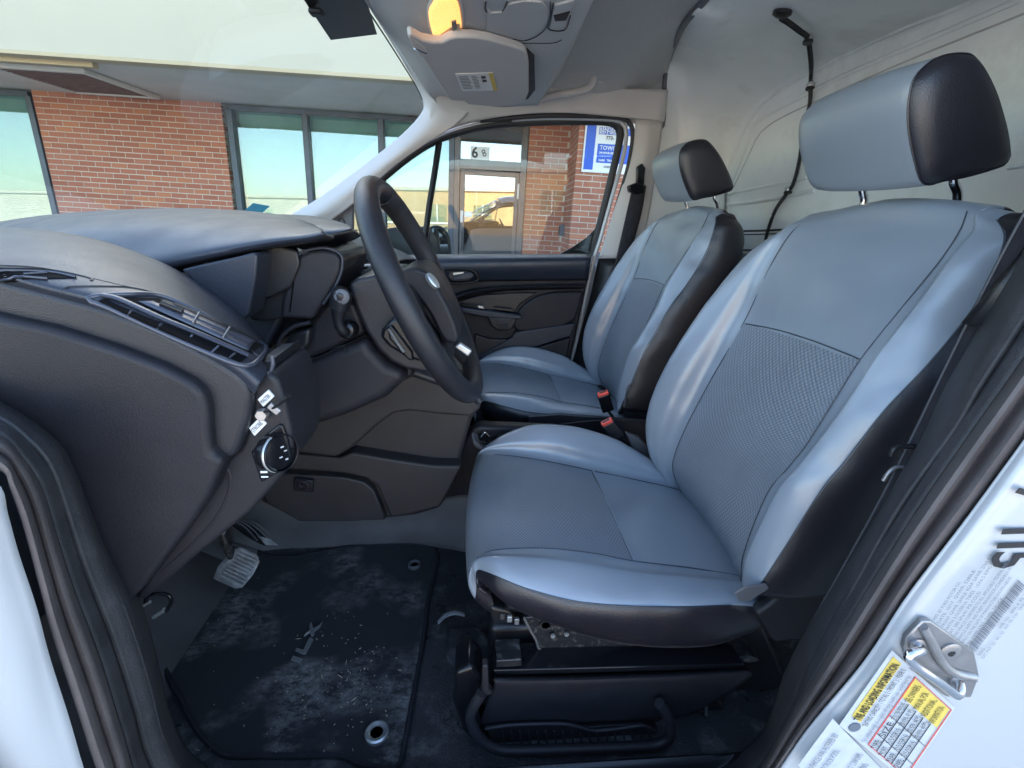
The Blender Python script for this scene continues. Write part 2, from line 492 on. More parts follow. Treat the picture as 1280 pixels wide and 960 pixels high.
def frame(z, x=None):
    z = Vector(z).normalized()
    x = Vector(x if x is not None else (1, 0, 0))
    x = (x - z * x.dot(z)).normalized()
    return x, z.cross(x), z
def boxm(name, c, size, material, parent=None, axes=None, bevel=0.003, seg=2, label=None, local=False, taper=1.0):
    ax = axes or (Vector((1, 0, 0)), Vector((0, 1, 0)), Vector((0, 0, 1)))
    c = Vector(c); hx, hy, hz = size[0] / 2, size[1] / 2, size[2] / 2
    vs = []
    for k in (-1, 1):
        tp = taper if k == 1 else 1.0
        for i, j in ((-1, -1), (1, -1), (1, 1), (-1, 1)):
            vs.append(c + ax[0] * (i * hx * tp) + ax[1] * (j * hy * tp) + ax[2] * (k * hz))
    fs = [(3, 2, 1, 0), (4, 5, 6, 7), (0, 1, 5, 4), (1, 2, 6, 5), (2, 3, 7, 6), (3, 0, 4, 7)]
    o = mesh_obj(name, vs, fs, material, parent, True, label=label, local=local)
    if bevel: add_mod_bevel(o, bevel, seg)
    return o
def lathe(name, c, axis, prof, material, parent=None, n=32, xdir=None, sx=1.0, label=None, mats=None, pidx=None):
    """profile [(radius, height)] turned round axis; sx squeezes one direction to an oval"""
    x, y, z = frame(axis, xdir)
    c = Vector(c); verts = []; faces = []; mi = []
    for (r, h) in prof:
        for k in range(n):
            a = 2 * math.pi * k / n
            verts.append(c + x * (r * math.cos(a) * sx) + y * (r * math.sin(a)) + z * h)
    for i in range(len(prof) - 1):
        for k in range(n):
            faces.append((i * n + k, i * n + (k + 1) % n, (i + 1) * n + (k + 1) % n, (i + 1) * n + k))
            mi.append(pidx[i] if pidx else 0)
    faces.append(tuple(range(n))[::-1]); mi.append(pidx[0] if pidx else 0)
    faces.append(tuple(range((len(prof) - 1) * n, len(prof) * n))); mi.append(pidx[-1] if pidx else 0)
    return mesh_obj(name, verts, faces, material, parent, True, label=label, mats=mats, midx=mi if pidx else None, sharp=35)
def hit(px, py, objs, off=0.0015):
    """point of a built surface seen at a photo position, lifted off the surface"""
    d = ray(px, py).normalized(); best = None
    for o in objs if isinstance(objs, (list, tuple)) else [objs]:
        h = BVH[o.name].ray_cast(Vector((0, 0, 0)), d)
        if h[0] is not None and (best is None or h[3] < best[0][3]): best = (h, TH.get(o.name, 0))
    if best is None: return None
    best, t_h = best
    n = best[1]
    if n.dot(d) > 0: n = -n
    return best[0] + n * (off + t_h)
def drape(name, outline, objs, material, parent, off=0.0015, th=0.0, n=8, label=None):
    """four-cornered patch laid on a built surface"""
    a, b, c, d = [Vector((p[0], p[1], 0)) for p in outline]
    verts = []; faces = []; ok = {}
    for j in range(n + 1):
        for i in range(n + 1):
            u, v = i / n, j / n
            q = (a.lerp(b, u)).lerp(d.lerp(c, u), v)
            h = hit(q.x, q.y, objs, off)
            if h is not None:
                ok[(i, j)] = len(verts); verts.append(h)
    for j in range(n):
        for i in range(n):
            k = [(i, j), (i + 1, j), (i + 1, j + 1), (i, j + 1)]
            if all(q in ok for q in k): faces.append([ok[q] for q in k])
    if not faces: return None
    o = mesh_obj(name, verts, faces, material, parent, True, label=label, bvh=False)
    if th: add_mod_solid(o, th, 0)
    return o
def line_on(name, pts, objs, r, material, parent, off=0.001, n=None, sides=6, flat=None, label=None):
    hs = []
    pv = crv([Vector((p[0], p[1], 0)) for p in pts], n or max(10, len(pts) * 5))
    for p in pv:
        h = hit(p.x, p.y, objs, off)
        if h is not None: hs.append(h)
    if len(hs) < 3: return None
    return tube(name, hs, r, material, parent, n=len(hs), sides=sides, label=label)
_fonts = {}
def text_mesh(name, s, o, u, v, size, material, parent, align='LEFT', depth=0.0, local=False, xs=1.0, bold=0.0):
    """flat lettering: o = baseline start, u = reading direction, v = up direction"""
    cu = bpy.data.curves.new(name, 'FONT')
    cu.body = s; cu.size = size; cu.align_x = align; cu.extrude = depth; cu.offset = bold; cu.resolution_u = 2
    tmp = bpy.data.objects.new(name, cu)
    COL.objects.link(tmp)
    dg = bpy.context.evaluated_depsgraph_get(); dg.update()
    me = bpy.data.meshes.new_from_object(tmp.evaluated_get(dg))
    bpy.data.objects.remove(tmp)
    u = Vector(u).normalized(); v = Vector(v); v = (v - u * v.dot(u)).normalized(); w = u.cross(v)
    off = Vector((0, 0, 0)) if (local or parent is None) else origin_of(parent)
    o = Vector(o) - off
    for vt in me.vertices:
        c = vt.co.copy(); vt.co = o + u * c.x * xs + v * c.y + w * c.z
    me.materials.clear(); me.materials.append(MATS[material])
    ob = bpy.data.objects.new(name, me); COL.objects.link(ob)
    if parent: ob.parent = parent
    return ob
def join_meshes(name, objs, parent):
    bm = bmesh.new(); mats = []
    for o in objs:
        k = len(bm.faces)
        bm.from_mesh(o.data); bm.faces.ensure_lookup_table()
        m = o.data.materials[0]
        if m not in mats: mats.append(m)
        for f in bm.faces[k:]: f.material_index = mats.index(m)
    me = bpy.data.meshes.new(name); bm.to_mesh(me); bm.free()
    for m in mats: me.materials.append(m)
    for o in objs: bpy.data.objects.remove(o)
    ob = bpy.data.objects.new(name, me); COL.objects.link(ob); ob.parent = parent
    return ob

# ================================================================== SETTING OUTSIDE
GZ = -1.32
def simple(name, verts, faces, material, kind='structure', **kw):
    o = mesh_obj(name, [Vector(v) for v in verts], faces, material, None, False, bvh=False, **kw)
    return tag(o, kind=kind)
simple('ground', [(-300, -300, GZ), (300, -300, GZ), (300, 300, GZ), (-300, 300, GZ)], [(0, 1, 2, 3)], 'forecourt')
_ax = [math.radians(v) for v in (-3.47408589, -0.49518577, 2.17390058)]
SHOP = Matrix.Rotation(_ax[1], 3, 'X') @ Matrix.Rotation(_ax[2], 3, 'Y') @ Matrix.Rotation(_ax[0], 3, 'Z')
def sl(px, py, d=7.2):        # photo position -> shop coordinates on the plane y = d
    v = SHOP.transposed() @ ray(px, py); return v * (d / v.y)
def sz(px, py, z):
    v = SHOP.transposed() @ ray(px, py); return v * (z / v.z)
SHOP4 = SHOP.to_4x4()
WY = 7.2; SOF = 1.25; FY = 5.39
def shop_root(name, label, cat, group=None):
    return empty(name, (0, 0, 0), label, cat, group, rot=SHOP4)
def sbox(name, x0, x1, y0, y1, z0, z1, m, parent, bevel=0.004, label=None):
    return boxm(name, ((x0 + x1) / 2, (y0 + y1) / 2, (z0 + z1) / 2), (x1 - x0, y1 - y0, z1 - z0), m, parent, bevel=bevel, local=True, label=label)
simple('pavement', [SHOP @ Vector(p) for p in ((-30, 4.4, -1.21), (30, 4.4, -1.21), (30, 9, -1.21), (-30, 9, -1.21), (-30, 4.4, -1.5), (30, 4.4, -1.5))],
       [(0, 1, 2, 3), (4, 5, 1, 0)], 'pavement')
# --- canopy
can = shop_root('shop_canopy', 'pale stucco fascia and grey soffit overhanging the shop front', 'canopy')
sbox('fascia', -30, 30, FY, FY + 0.25, SOF, 3.25, 'stucco_fascia', can)
sbox('fascia_edge', -30, 30, FY - 0.012, FY + 0.1, SOF - 0.02, SOF + 0.015, 'tan_trim', can)
sbox('soffit_panel', -30, 30, FY + 0.1, 9.5, SOF + 0.004, SOF + 0.15, 'soffit', can, bevel=0)
sbox('sun_block_roof', -30, 30, FY + .26, 16, 3.0, 3.2, 'stucco_fascia', can, bevel=0)  # unseen roof, added to keep the sun from leaking over the shop
sbox('back_wall', -30, 30, 15.6, 15.8, -1.6, 3.0, 'stucco_fascia', can, bevel=0)  # unseen wall, added to stop sun leaking in from behind
q = [sz(px, py, SOF) for px, py in ((22, 82), (101, 86), (168, 116), (96, 111.5))]
x0 = min(q[0].x, q[3].x); x1 = max(q[1].x, q[2].x); y0 = (q[0].y + q[1].y) / 2; y1 = (q[2].y + q[3].y) / 2
if y0 > y1: y0, y1 = y1, y0
sbox('soffit_vent', x0, x1, y0, y1, SOF - 0.03, SOF - 0.005, 'grille_brown', can)
for a in ((x0 - .06, x1 + .06, y0 - .06, y0), (x0 - .06, x1 + .06, y1, y1 + .06), (x0 - .06, x0, y0, y1), (x1, x1 + .06, y0, y1)):
    sbox('vent_frame', a[0], a[1], a[2], a[3], SOF - 0.045, SOF - 0.002, 'soffit', can)
k = 0
while y0 + 0.03 + k * 0.06 < y1:
    sbox('slat', x0 + 0.01, x1 - 0.01, y0 + 0.02 + k * 0.06, y0 + 0.045 + k * 0.06, SOF - 0.038, SOF - 0.031, 'grille_brown', can, bevel=0); k += 1
t = sz(40, 73, SOF)
sbox('tan_strip', t.x - 1.6, t.x + .62, t.y - .05, t.y + .03, SOF - .05, SOF - .001, 'tan_trim', can)
for i, (px, py) in enumerate(((198, 102), (472, 122.5))):
    c = sz(px, py, SOF)
    l = empty('recessed_light', (0, 0, 0), ['small round recessed downlight beside the brown soffit vent', 'small round recessed downlight near the roof corner of the windscreen'][i], 'ceiling light', 'recessed lights in the soffit', rot=SHOP4 @ Matrix.Translation(c))
    lathe('trim_ring', (0, 0, -0.012), (0, 0, 1), [(0.10, 0.012), (0.10, 0), (0.075, 0), (0.075, 0.012)], 'soffit', l).data.transform(Matrix.Identity(4))
    lathe('reflector', (0, 0, -0.006), (0, 0, 1), [(0.074, 0.0), (0.05, 0.006)], 'tan_trim', l)
# --- bricks
def brick_mesh():
    bm = bmesh.new(); bmesh.ops.create_cube(bm, size=1)
    bmesh.ops.scale(bm, vec=(1, 1, 1), verts=bm.verts)
    me = bpy.data.meshes.new('brick'); bm.to_mesh(me); bm.free(); me.materials.append(MATS['brick_red']); return me
BM = brick_mesh()
COURSE, BL, JT = 0.0677, 0.203, 0.0105
def brick_run(root, org, dirx, outn, length, z0, z1, parts=True, phase=0, store=None):
    """courses of single bricks on a face; org = start corner, outn = outward"""
    nrow = int(round((z1 - z0) / COURSE))
    for r in range(nrow):
        zc = z1 - (r + 0.5) * COURSE
        off = ((r + phase) % 2) * (BL + JT) / 2
        x = -off
        while x < length - 0.02:
            a, b = max(0, x), min(length, x + BL)
            if b - a > 0.03:
                c = Vector(org) + Vector(dirx) * ((a + b) / 2) + Vector((0, 0, zc)) + Vector(outn) * (0.0 + random.uniform(-.0015, .0015))
                sx = (b - a); d = Vector(dirx)
                M = Matrix.Translation(c) @ Matrix.Rotation(math.atan2(d.y, d.x), 4, 'Z') @ Matrix.Rotation(random.uniform(-.004, .004), 4, 'Y') @ Matrix.Diagonal((sx, 0.05, COURSE - JT, 1))
                if parts:
                    o = bpy.data.objects.new('brick', BM); COL.objects.link(o); o.parent = root; o.matrix_local = M
                else: store.append(M)
            x += BL + JT
def brick_rest(root, Ms):
    vs = []; fs = []
    base = [v.co.copy() for v in BM.vertices]; pf = [tuple(p.vertices) for p in BM.polygons]
    for M in Ms:
        k = len(vs); vs += [M @ c for c in base]; fs += [tuple(i + k for i in f) for f in pf]
    o = mesh_obj('brick_courses', vs, fs, 'brick_red', root, False, local=True); o['kind'] = 'stuff'
bw = shop_root('brick_wall', 'wide red brick wall panel left of the blue-framed shop window', 'brick wall')
XL, XR = -6.27, -3.84
sbox('mortar', XL, XR + .0, WY - 0.0035, WY + 0.3, -1.6, SOF, 'mortar', bw, bevel=0)
brick_run(bw, (XL, WY + 0.018, 0), (1, 0, 0), (0, -1, 0), XR - XL, SOF - 21 * COURSE, SOF)
st = []
brick_run(bw, (XL, WY + 0.018, 0), (1, 0, 0), (0, -1, 0), XR - XL, SOF - 37 * COURSE, SOF - 21 * COURSE, parts=False, phase=1, store=st)
brick_run(bw, (XR - .026, WY - .007, 0), (0, 1, 0), (1, 0, 0), 0.3, SOF - 37 * COURSE, SOF, parts=False, store=st)
brick_rest(bw, st)
bp = shop_root('brick_pier', 'stepped red brick pier right of the shop door', 'brick wall')
PX0, PXc, PY2 = 0.235, 0.79, 6.27
sbox('mortar', PX0, PXc + .2, WY - 0.0035, WY + 0.3, -1.6, SOF, 'mortar', bp, bevel=0)
sbox('mortar', PXc - .0015, 4.0, PY2 - .0035, WY + 0.01, -1.6, SOF, 'mortar', bp, bevel=0)
brick_run(bp, (PX0, WY + 0.018, 0), (1, 0, 0), (0, -1, 0), PXc - PX0, SOF - 27 * COURSE, SOF)
brick_run(bp, (PXc + .02, PY2 + .05, 0), (0, 1, 0), (-1, 0, 0), WY - PY2 - .07, SOF - 27 * COURSE, SOF, phase=1)
brick_run(bp, (PXc - .003, PY2 + 0.018, 0), (1, 0, 0), (0, -1, 0), 0.46, SOF - 27 * COURSE, SOF)
st = []
brick_run(bp, (PXc + .4635, PY2 + 0.018, 0), (1, 0, 0), (0, -1, 0), 2.6, SOF - 37 * COURSE, SOF, parts=False, store=st)
brick_run(bp, (PX0, WY + 0.018, 0), (1, 0, 0), (0, -1, 0), PXc - PX0, SOF - 37 * COURSE, SOF - 27 * COURSE, parts=False, phase=1, store=st)
brick_run(bp, (PXc - .003, PY2 + 0.018, 0), (1, 0, 0), (0, -1, 0), 0.46, SOF - 37 * COURSE, SOF - 27 * COURSE, parts=False, phase=1, store=st)
brick_run(bp, (PXc + .02, PY2 + .05, 0), (0, 1, 0), (-1, 0, 0), WY - PY2 - .07, SOF - 37 * COURSE, SOF - 27 * COURSE, parts=False, store=st)
brick_rest(bp, st)
# --- shop windows: panes, blinds, frames
def shop_window(name, label, xs, fm, z0=-1.0, z1=SOF - 0.02):
    w = shop_root(name, label, 'window', None)
    xa, xb = xs[0], xs[-1]
    sbox('head_frame', xa, xb, WY - .02, WY + .08, z1 - .055, z1, fm, w)
    sbox('sill', xa, xb, WY - .03, WY + .08, z0 - .06, z0, fm, w)
    for i, x in enumerate(xs):
        wd = .038
        sbox('mullion', x - wd, x + wd, WY - .028, WY + .078, z0 + .001, z1 - .056, fm, w)
    for a, b in zip(xs, xs[1:]):
        g = sbox('pane', a + .036, b - .036, WY + .03, WY + .036, z0, z1 - .05, 'shop_glass', w, bevel=0)
        vs = []; fs = []
        z = z1 - .08
        while z > z0 + .02:       # slats of the blind, too fine to pick apart
            k = len(vs); vs += [(a + .05, WY + .12, z), (b - .05, WY + .12, z), (b - .05, WY + .137, z - .023), (a + .05, WY + .137, z - .023)]
            fs.append((k, k + 1, k + 2, k + 3)); z -= .025
        o = mesh_obj('blind', vs, fs, 'blind', w, False, local=True); add_mod_solid(o, .001); o['kind'] = 'stuff'
    sbox('dark_room', xa, xb, WY + .25, WY + .27, z0, z1, 'blind_low', w, bevel=0)
    return w
xm = [sl(385, 200).x, sl(476, 161).x]
shop_window('shop_window', 'teal shop window with blinds in a blue-grey frame between brick wall and door', [XR + .1, xm[0], xm[1], -0.80], 'frame_blue')
shop_window('shop_window', 'shop window with blinds at the far left behind the dashboard', [-9.6, -8.0, XL - .05], 'frame_blue')
# --- door
sd = shop_root('shop_door', 'bronze-framed glass shop door with transom reflecting the street', 'door')
DX0, DX1 = -0.76, 0.225
z_tr0, z_tr1 = sl(600, 212).z, sl(600, 200).z
sbox('door_jamb', DX0, DX0 + .075, WY - .03, WY + .08, -1.25, SOF - .03, 'frame_bronze', sd)
sbox('door_jamb', DX1 - .085, DX1, WY - .03, WY + .08, -1.25, SOF - .03, 'frame_bronze', sd)
sbox('head_rail', DX0 + .076, DX1 - .086, WY - .03, WY + .08, SOF - .09, SOF - .03, 'frame_bronze', sd)
sbox('transom_rail', DX0 + .076, DX1 - .086, WY - .035, WY + .08, z_tr0, z_tr1, 'frame_bronze', sd)
sbox('transom_pane', DX0 + .07, DX1 - .08, WY + .02, WY + .03, z_tr1 - .01, SOF - .08, 'door_glass', sd, bevel=0)
dl, dr = DX0 + .082, DX1 - .092
sbox('door_stile', dl, dl + .065, WY - .015, WY + .035, -1.2, z_tr0 - .01, 'frame_bronze', sd)
sbox('door_stile', dr - .055, dr, WY - .015, WY + .035, -1.2, z_tr0 - .01, 'frame_bronze', sd)
sbox('door_rail', dl + .066, dr - .056, WY - .015, WY + .035, z_tr0 - .075, z_tr0 - .01, 'frame_bronze', sd)
sbox('door_rail', dl + .066, dr - .056, WY - .015, WY + .035, -1.2, -.95, 'frame_bronze', sd)
sbox('door_pane', dl + .06, dr - .05, WY + .005, WY + .012, -.96, z_tr0 - .07, 'door_glass', sd, bevel=0)
sbox('door_handle', dl + .015, dl + .045, WY - .09, WY - .06, -.45, -.17, 'frame_bronze', sd, bevel=.01)
sbox('lock_plate', dl + .012, dl + .05, WY - .022, WY - .014, -.06, .10, 'paper_grey', sd)
sbox('hinge', dr - .02, dr + .01, WY - .05, WY - .015, z_tr0 - .35, z_tr0 - .15, 'steel_grey', sd)
sbox('paper_notice', dl + .07, dl + .17, WY - .004, WY + .001, .02, .09, 'paper', sd, bevel=0)
a, b = sl(588, 198.5), sl(612, 184)
sbox('number_plate', a.x, b.x, WY + .012, WY + .017, a.z, b.z, 'paper', sd, bevel=0)
text_mesh('street_number', '6', (a.x + .01, WY + .010, a.z + .02), (1, 0, 0), (0, 0, 1), .19, 'ink', sd, local=True, bold=.004)
text_mesh('street_number', '8', (b.x - .085, WY + .010, a.z + .03), (1, 0, .45), (0, 0, 1), .13, 'ink', sd, local=True)
sbox('back_wall', DX0, DX1, WY + 1.6, WY + 1.65, -1.3, SOF, 'room_dark', sd, bevel=0)
# --- towing sign on the pier
a, b = sl(733, 158, PY2), sl(724.5, 215, PY2)
SX0 = (a.x + b.x) / 2; SZ0 = b.z; SZ1 = SOF - .03
sg = shop_root('towing_sign', 'white and blue towing warning sign on the brick pier', 'sign')
sbox('sign_board', SX0, SX0 + .62, PY2 - .035, PY2 - .015, SZ0, SZ1, 'paper', sg)
hh = SZ1 - SZ0
sbox('blue_band', SX0 + .02, SX0 + .13, PY2 - .039, PY2 - .036, SZ0 + .03, SZ1 - .005, 'blue_print', sg, bevel=0)
ty = PY2 - .041
def srow(s, frac, size, m='ink', x=SX0 + .17, xs=1.0):
    text_mesh('sign_lettering', s, (x, ty, SZ0 + hh * frac), (1, 0, 0), (0, 0, 1), size, m, sg, local=True, xs=xs, bold=.0012)
srow('UNAUTHORIZED', .915, .066, 'navy_print', xs=.8)
srow('WILL BE TOWED AT', .825, .050, 'navy_print', xs=.75)
sbox('blue_box', SX0 + .165, SX0 + .60, PY2 - .039, PY2 - .036, SZ0 + hh * .67, SZ0 + hh * .795, 'blue_print', sg, bevel=0)
srow('RENDERED BY', .72, .060, 'paper', xs=.85)
srow('9517 S. WOOD', .677, .036, 'paper')
srow('773-', .585, .055, 'ink', x=SX0 + .25)
sbox('blue_box', SX0 + .165, SX0 + .60, PY2 - .039, PY2 - .036, SZ0 + hh * .18, SZ0 + hh * .51, 'blue_print', sg, bevel=0)
srow('TOWING', .41, .062, 'paper', x=SX0 + .19)
srow('24 HOUR SERVICE', .34, .030, 'paper', x=SX0 + .19)
srow('CARS   TRUCKS', .21, .030, 'paper', x=SX0 + .19)
srow('LICENSED', .10, .030, 'ink_grey', x=SX0 + .26)
rd = shop_root('card_reader', 'small dark grey card reader box on the brick pier corner', 'card reader')
c = sl(705.5, 288, 6.95)
sbox('housing', PXc - .07, PXc - .006, 6.86, 6.98, c.z - .075, c.z + .075, 'plastic_grey', rd, bevel=.006)
sbox('faceplate', PXc - .078, PXc - .071, 6.875, 6.965, c.z - .05, c.z + .05, 'plastic_dark', rd, bevel=.002)
# --- what the shop glass mirrors: sunlit buildings across the street
def far_building(name, label, x0, x1, y0, z1, m, wins):
    r = empty(name, (0, 0, 0), label, 'building')
    boxm('wall', ((x0 + x1) / 2, y0 - 5, (z1 + GZ) / 2), (x1 - x0, 10, z1 - GZ), m, r, bevel=0)
    boxm('parapet', ((x0 + x1) / 2, y0 - 5, z1 + .1), (x1 - x0 + .4, 10.4, .25), 'opposite_wall_grey', r, bevel=0)
    for wx in wins:
        boxm('window', (wx, y0 + .03, z1 - 1.9), (1.6, .1, 1.5), 'shop_glass', r, bevel=0)
        boxm('window_frame', (wx, y0 + .09, z1 - 1.9), (.08, .06, 1.5), 'paper', r, bevel=0)
        boxm('window_frame', (wx, y0 + .02, z1 - 2.7), (1.9, .2, .12), 'paper', r, bevel=0)
    return r
far_building('street_building', 'sunlit tan brick building mirrored in the shop door', -16, 22, -30, 2.7, 'opposite_wall', (-12, -8, -4, 0, 5, 9, 15))
far_building('street_building', 'pale low building across the street mirrored in the shop windows', -70, -19, -38, 2.2, 'opposite_wall_grey', (-60, -50, -42, -35, -28))

# ================================================================== VAN SHELL
van = empty('cargo_van', (0.4, 1.2, GZ), 'white cargo van whose open cab fills the picture', 'van')
def vp(name): return name
# floor pan: near sill to far side, toe board rising at the front
FZ = -0.85
floor = loft('cab_floor', [
    [Vector((-1.0, .50, FZ)), Vector((-.2, .50, FZ)), Vector((.9, .50, FZ))],
    [Vector((-1.0, .62, FZ)), Vector((-.2, .62, FZ)), Vector((.9, .62, FZ))],
    [Vector((-1.0, 1.02, FZ)), Vector((-.2, 1.02, FZ)), Vector((.9, 1.02, FZ))],
    [Vector((-1.0, 1.14, FZ + .02)), Vector((-.2, 1.16, FZ + .02)), Vector((.9, 1.14, FZ + .07))],
    [Vector((-1.0, 1.30, FZ + .03)), Vector((-.2, 1.30, FZ + .03)), Vector((.9, 1.30, FZ + .07))],
    [Vector((-1.0, 1.9, FZ)), Vector((-.2, 1.9, FZ)), Vector((.9, 1.9, FZ))]], 'vinyl', van, nu=60, nv=60, th=.01)
toe = loft('toe_board', [
    [Vector((-.50, y, FZ - .01)), Vector((-.62, y, FZ + .02)), Vector((-.80, y, FZ + .17)), Vector((-.95, y, FZ + .45)), Vector((-1.0, y, FZ + .7))]
    for y in (.40, .7, 1.0, 1.1, 1.9)], 'vinyl_brown', van, nu=30, nv=20, th=.01)
# carpet tunnel / kick panel between mat and console
tun = loft('tunnel_side', [Ys([(270, 600, 1.12), (330, 622, 1.13), (430, 640, 1.13), (520, 630, 1.13), (580, 618, 1.13), (625, 630, 1.13)]),
    Ys([(285, 668, 1.08), (345, 682, 1.09), (430, 668, 1.10), (520, 655, 1.10), (580, 645, 1.10), (625, 660, 1.09)]),
    Ys([(285, 680, 1.06), (350, 697, 1.075), (430, 687, 1.085), (520, 682, 1.085), (580, 690, 1.04), (625, 700, 1.02)])], 'vinyl_brown', van, nu=40, th=.006)
# near side sill, jambs and rubber: parallel lines running down the front jamb, along the sill, up the rear pillar
def wrap(*cols): return cols
lines = [
 # (front jamb)                                                                   sill                                                     rear pillar
 ([(-60, 470), (0, 500), (48, 528), (84, 562), (108, 615), (130, 668), (172, 748), (196, 830), (214, 900), (246, 950), (330, 985), (600, 985), (860, 975), (945, 925), (968, 882), (992, 820), (1070, 690), (1150, 555), (1186, 480), (1270, 330), (1330, 230)], .47),
 ([(-60, 478), (0, 508), (42, 535), (76, 568), (100, 625), (122, 685), (160, 770), (186, 850), (206, 925), (240, 975), (330, 1010), (600, 1010), (870, 1000), (955, 945), (985, 892), (1012, 815), (1092, 672), (1172, 545), (1206, 482), (1290, 340), (1350, 240)], .42),
 ([(-60, 500), (0, 524), (32, 548), (62, 584), (86, 650), (106, 710), (140, 795), (168, 880), (188, 950), (230, 1005), (330, 1040), (600, 1040), (880, 1030), (968, 968), (1000, 905), (1032, 812), (1115, 650), (1196, 535), (1228, 480), (1312, 352), (1370, 250)], .40),
 ([(-60, 520), (0, 546), (24, 570), (50, 610), (72, 680), (92, 740), (124, 825), (152, 915), (176, 985), (225, 1040), (330, 1070), (600, 1070), (880, 1060), (945, 975), (988, 902), (1040, 812), (1132, 662), (1212, 545), (1260, 478), (1330, 375), (1390, 275)], .385),
 ([(-60, 545), (0, 566), (18, 588), (38, 630), (60, 705), (78, 765), (108, 850), (136, 935), (162, 1005), (220, 1070), (330, 1100), (600, 1100), (870, 1085), (952, 980), (1000, 905), (1060, 818), (1136, 700), (1212, 592), (1272, 508), (1345, 405), (1410, 310)], .365),
 ([(-60, 570), (0, 590), (12, 615), (28, 660), (48, 735), (64, 795), (92, 880), (120, 965), (150, 1035), (215, 1100), (330, 1130), (600, 1130), (860, 1110), (957, 985), (1012, 908), (1080, 826), (1134, 744), (1206, 650), (1276, 555), (1348, 456), (1425, 345)], .35),
]
rows = [Ys(p, y) for p, y in lines]
trim_l = loft('door_seal', [rows[0], rows[1], rows[2]], 'rubber', van, nu=140, nv=14, param=True, th=.004)
rows2 = [rows[2], [p + Vector((0, .012, -.0)) for p in Ys([((a[0] + b[0]) / 2, (a[1] + b[1]) / 2) for a, b in zip(lines[2][0], lines[3][0])], .395)], rows[3]]
loft('door_seal', rows2, 'rubber', van, nu=140, nv=9, param=True, th=.003)
loft('outer_seal', [rows[3], Ys([((a[0] * .5 + b[0] * .5), (a[1] * .5 + b[1] * .5)) for a, b in zip(lines[3][0], lines[4][0])], .362), rows[4],
     Ys([((a[0] * .5 + b[0] * .5), (a[1] * .5 + b[1] * .5)) for a, b in zip(lines[4][0], lines[5][0])], .350), [p + Vector((0, .003, 0)) for p in rows[5]]], 'rubber_dusty', van, nu=140, nv=18, param=True, th=.003)
for k_, (r_, m_) in enumerate(((1, 'rubber'), (3, 'plastic_black'))):
    tube('seal_lip', [p - Vector((0, .003, 0)) for p in rows[r_]], .0035, m_, van, n=160, sides=6)
# inner step well between seal and floor
loft('sill_step', [[p + Vector((0, .0, 0)) for p in Ys(lines[0][0][6:16], .47)],
    [Vector((max(-.62, min(.62, p.x * 1.05)), .485, -.78)) for p in Ys(lines[0][0][6:16], .47)],
    [Vector((max(-.62, min(.62, p.x * 1.05)), .515, FZ - .005)) for p in Ys(lines[0][0][6:16], .47)]], 'plastic_black', van, nu=60, nv=12, param=True, th=.003)
# white painted rear pillar
pil = loft('rear_pillar', [
    Ys([(860, 1110), (957, 985), (1012, 908), (1080, 826), (1134, 744), (1206, 650), (1276, 555), (1348, 456), (1425, 345)], .347),
    Ys([(930, 1135, .332), (1015, 1010, .331), (1058, 930, .331), (1118, 850, .331), (1168, 775, .331), (1238, 680, .331), (1306, 588, .331), (1380, 490, .331), (1460, 375, .331)]),
    Ys([(1180, 1200, .322), (1220, 1060, .320), (1255, 970, .320), (1290, 890, .320), (1320, 840, .320), (1360, 780, .320), (1420, 710, .320), (1500, 600, .320), (1620, 430, .320)]),
    Ys([(1400, 1300, .312), (1460, 1160, .310), (1500, 1060, .310), (1540, 980, .31), (1570, 930, .31), (1610, 870, .31), (1680, 790, .31), (1760, 690, .31), (1880, 520, .31)])],
    'paint_white', van, nu=50, nv=30, param=True, th=.004)
# white front jamb / wing edge lower left
loft('front_jamb', [Ys([(-80, 560), (-6, 600), (8, 640), (22, 690), (44, 755), (60, 815), (86, 895), (112, 980), (150, 1060)], .345),
    Ys([(-140, 590), (-60, 640), (-45, 690), (-25, 750), (0, 830), (20, 900), (40, 980), (70, 1060), (110, 1130)], .325),
    Ys([(-300, 600), (-220, 680), (-205, 740), (-185, 800), (-150, 880), (-120, 960), (-90, 1040), (-60, 1130), (-20, 1220)], .31)], 'paint_white', van, nu=40, param=True, th=.004)
# lower white sill outside
loft('outer_sill', [[Vector((-.9, .338, -.70)), Vector((0, .338, -.70)), Vector((.7, .338, -.70))], [Vector((-.9, .31, -.76)), Vector((0, .31, -.76)), Vector((.7, .31, -.76))],
    [Vector((-.9, .33, -1.0)), Vector((0, .33, -1.0)), Vector((.7, .33, -1.0))]], 'paint_white', van, nu=10, th=.004)
# roof lining
lin = loft('roof_lining', [
    [Vector((-.28, .36, .33)), Vector((.05, .36, .36)), Vector((.30, .36, .36)), Vector((.46, .36, .33))],
    [Vector((-.26, .50, .40)), Vector((.06, .50, .43)), Vector((.30, .50, .43)), Vector((.46, .50, .41))],
    [Vector((-.22, 1.20, .44)), Vector((.08, 1.20, .475)), Vector((.32, 1.20, .475)), Z(880, 2, .462)],
    [Vector((-.20, 1.72, .42)), Vector((.15, 1.72, .445)), Vector((.40, 1.72, .445)), Z(852, 34, .458)],
    [Vector((-.08, 1.86, .375)), Vector((.12, 1.88, .385)), Vector((.42, 1.89, .385)), Y(834, 92, 1.90)],
    [Vector((-.02, 1.905, .32)), Vector((.10, 1.925, .33)), Vector((.42, 1.93, .33)), Y(828, 158, 1.925)],
    ], 'headliner', van, nu=40, nv=50, th=.006, param=True, sharp=180)
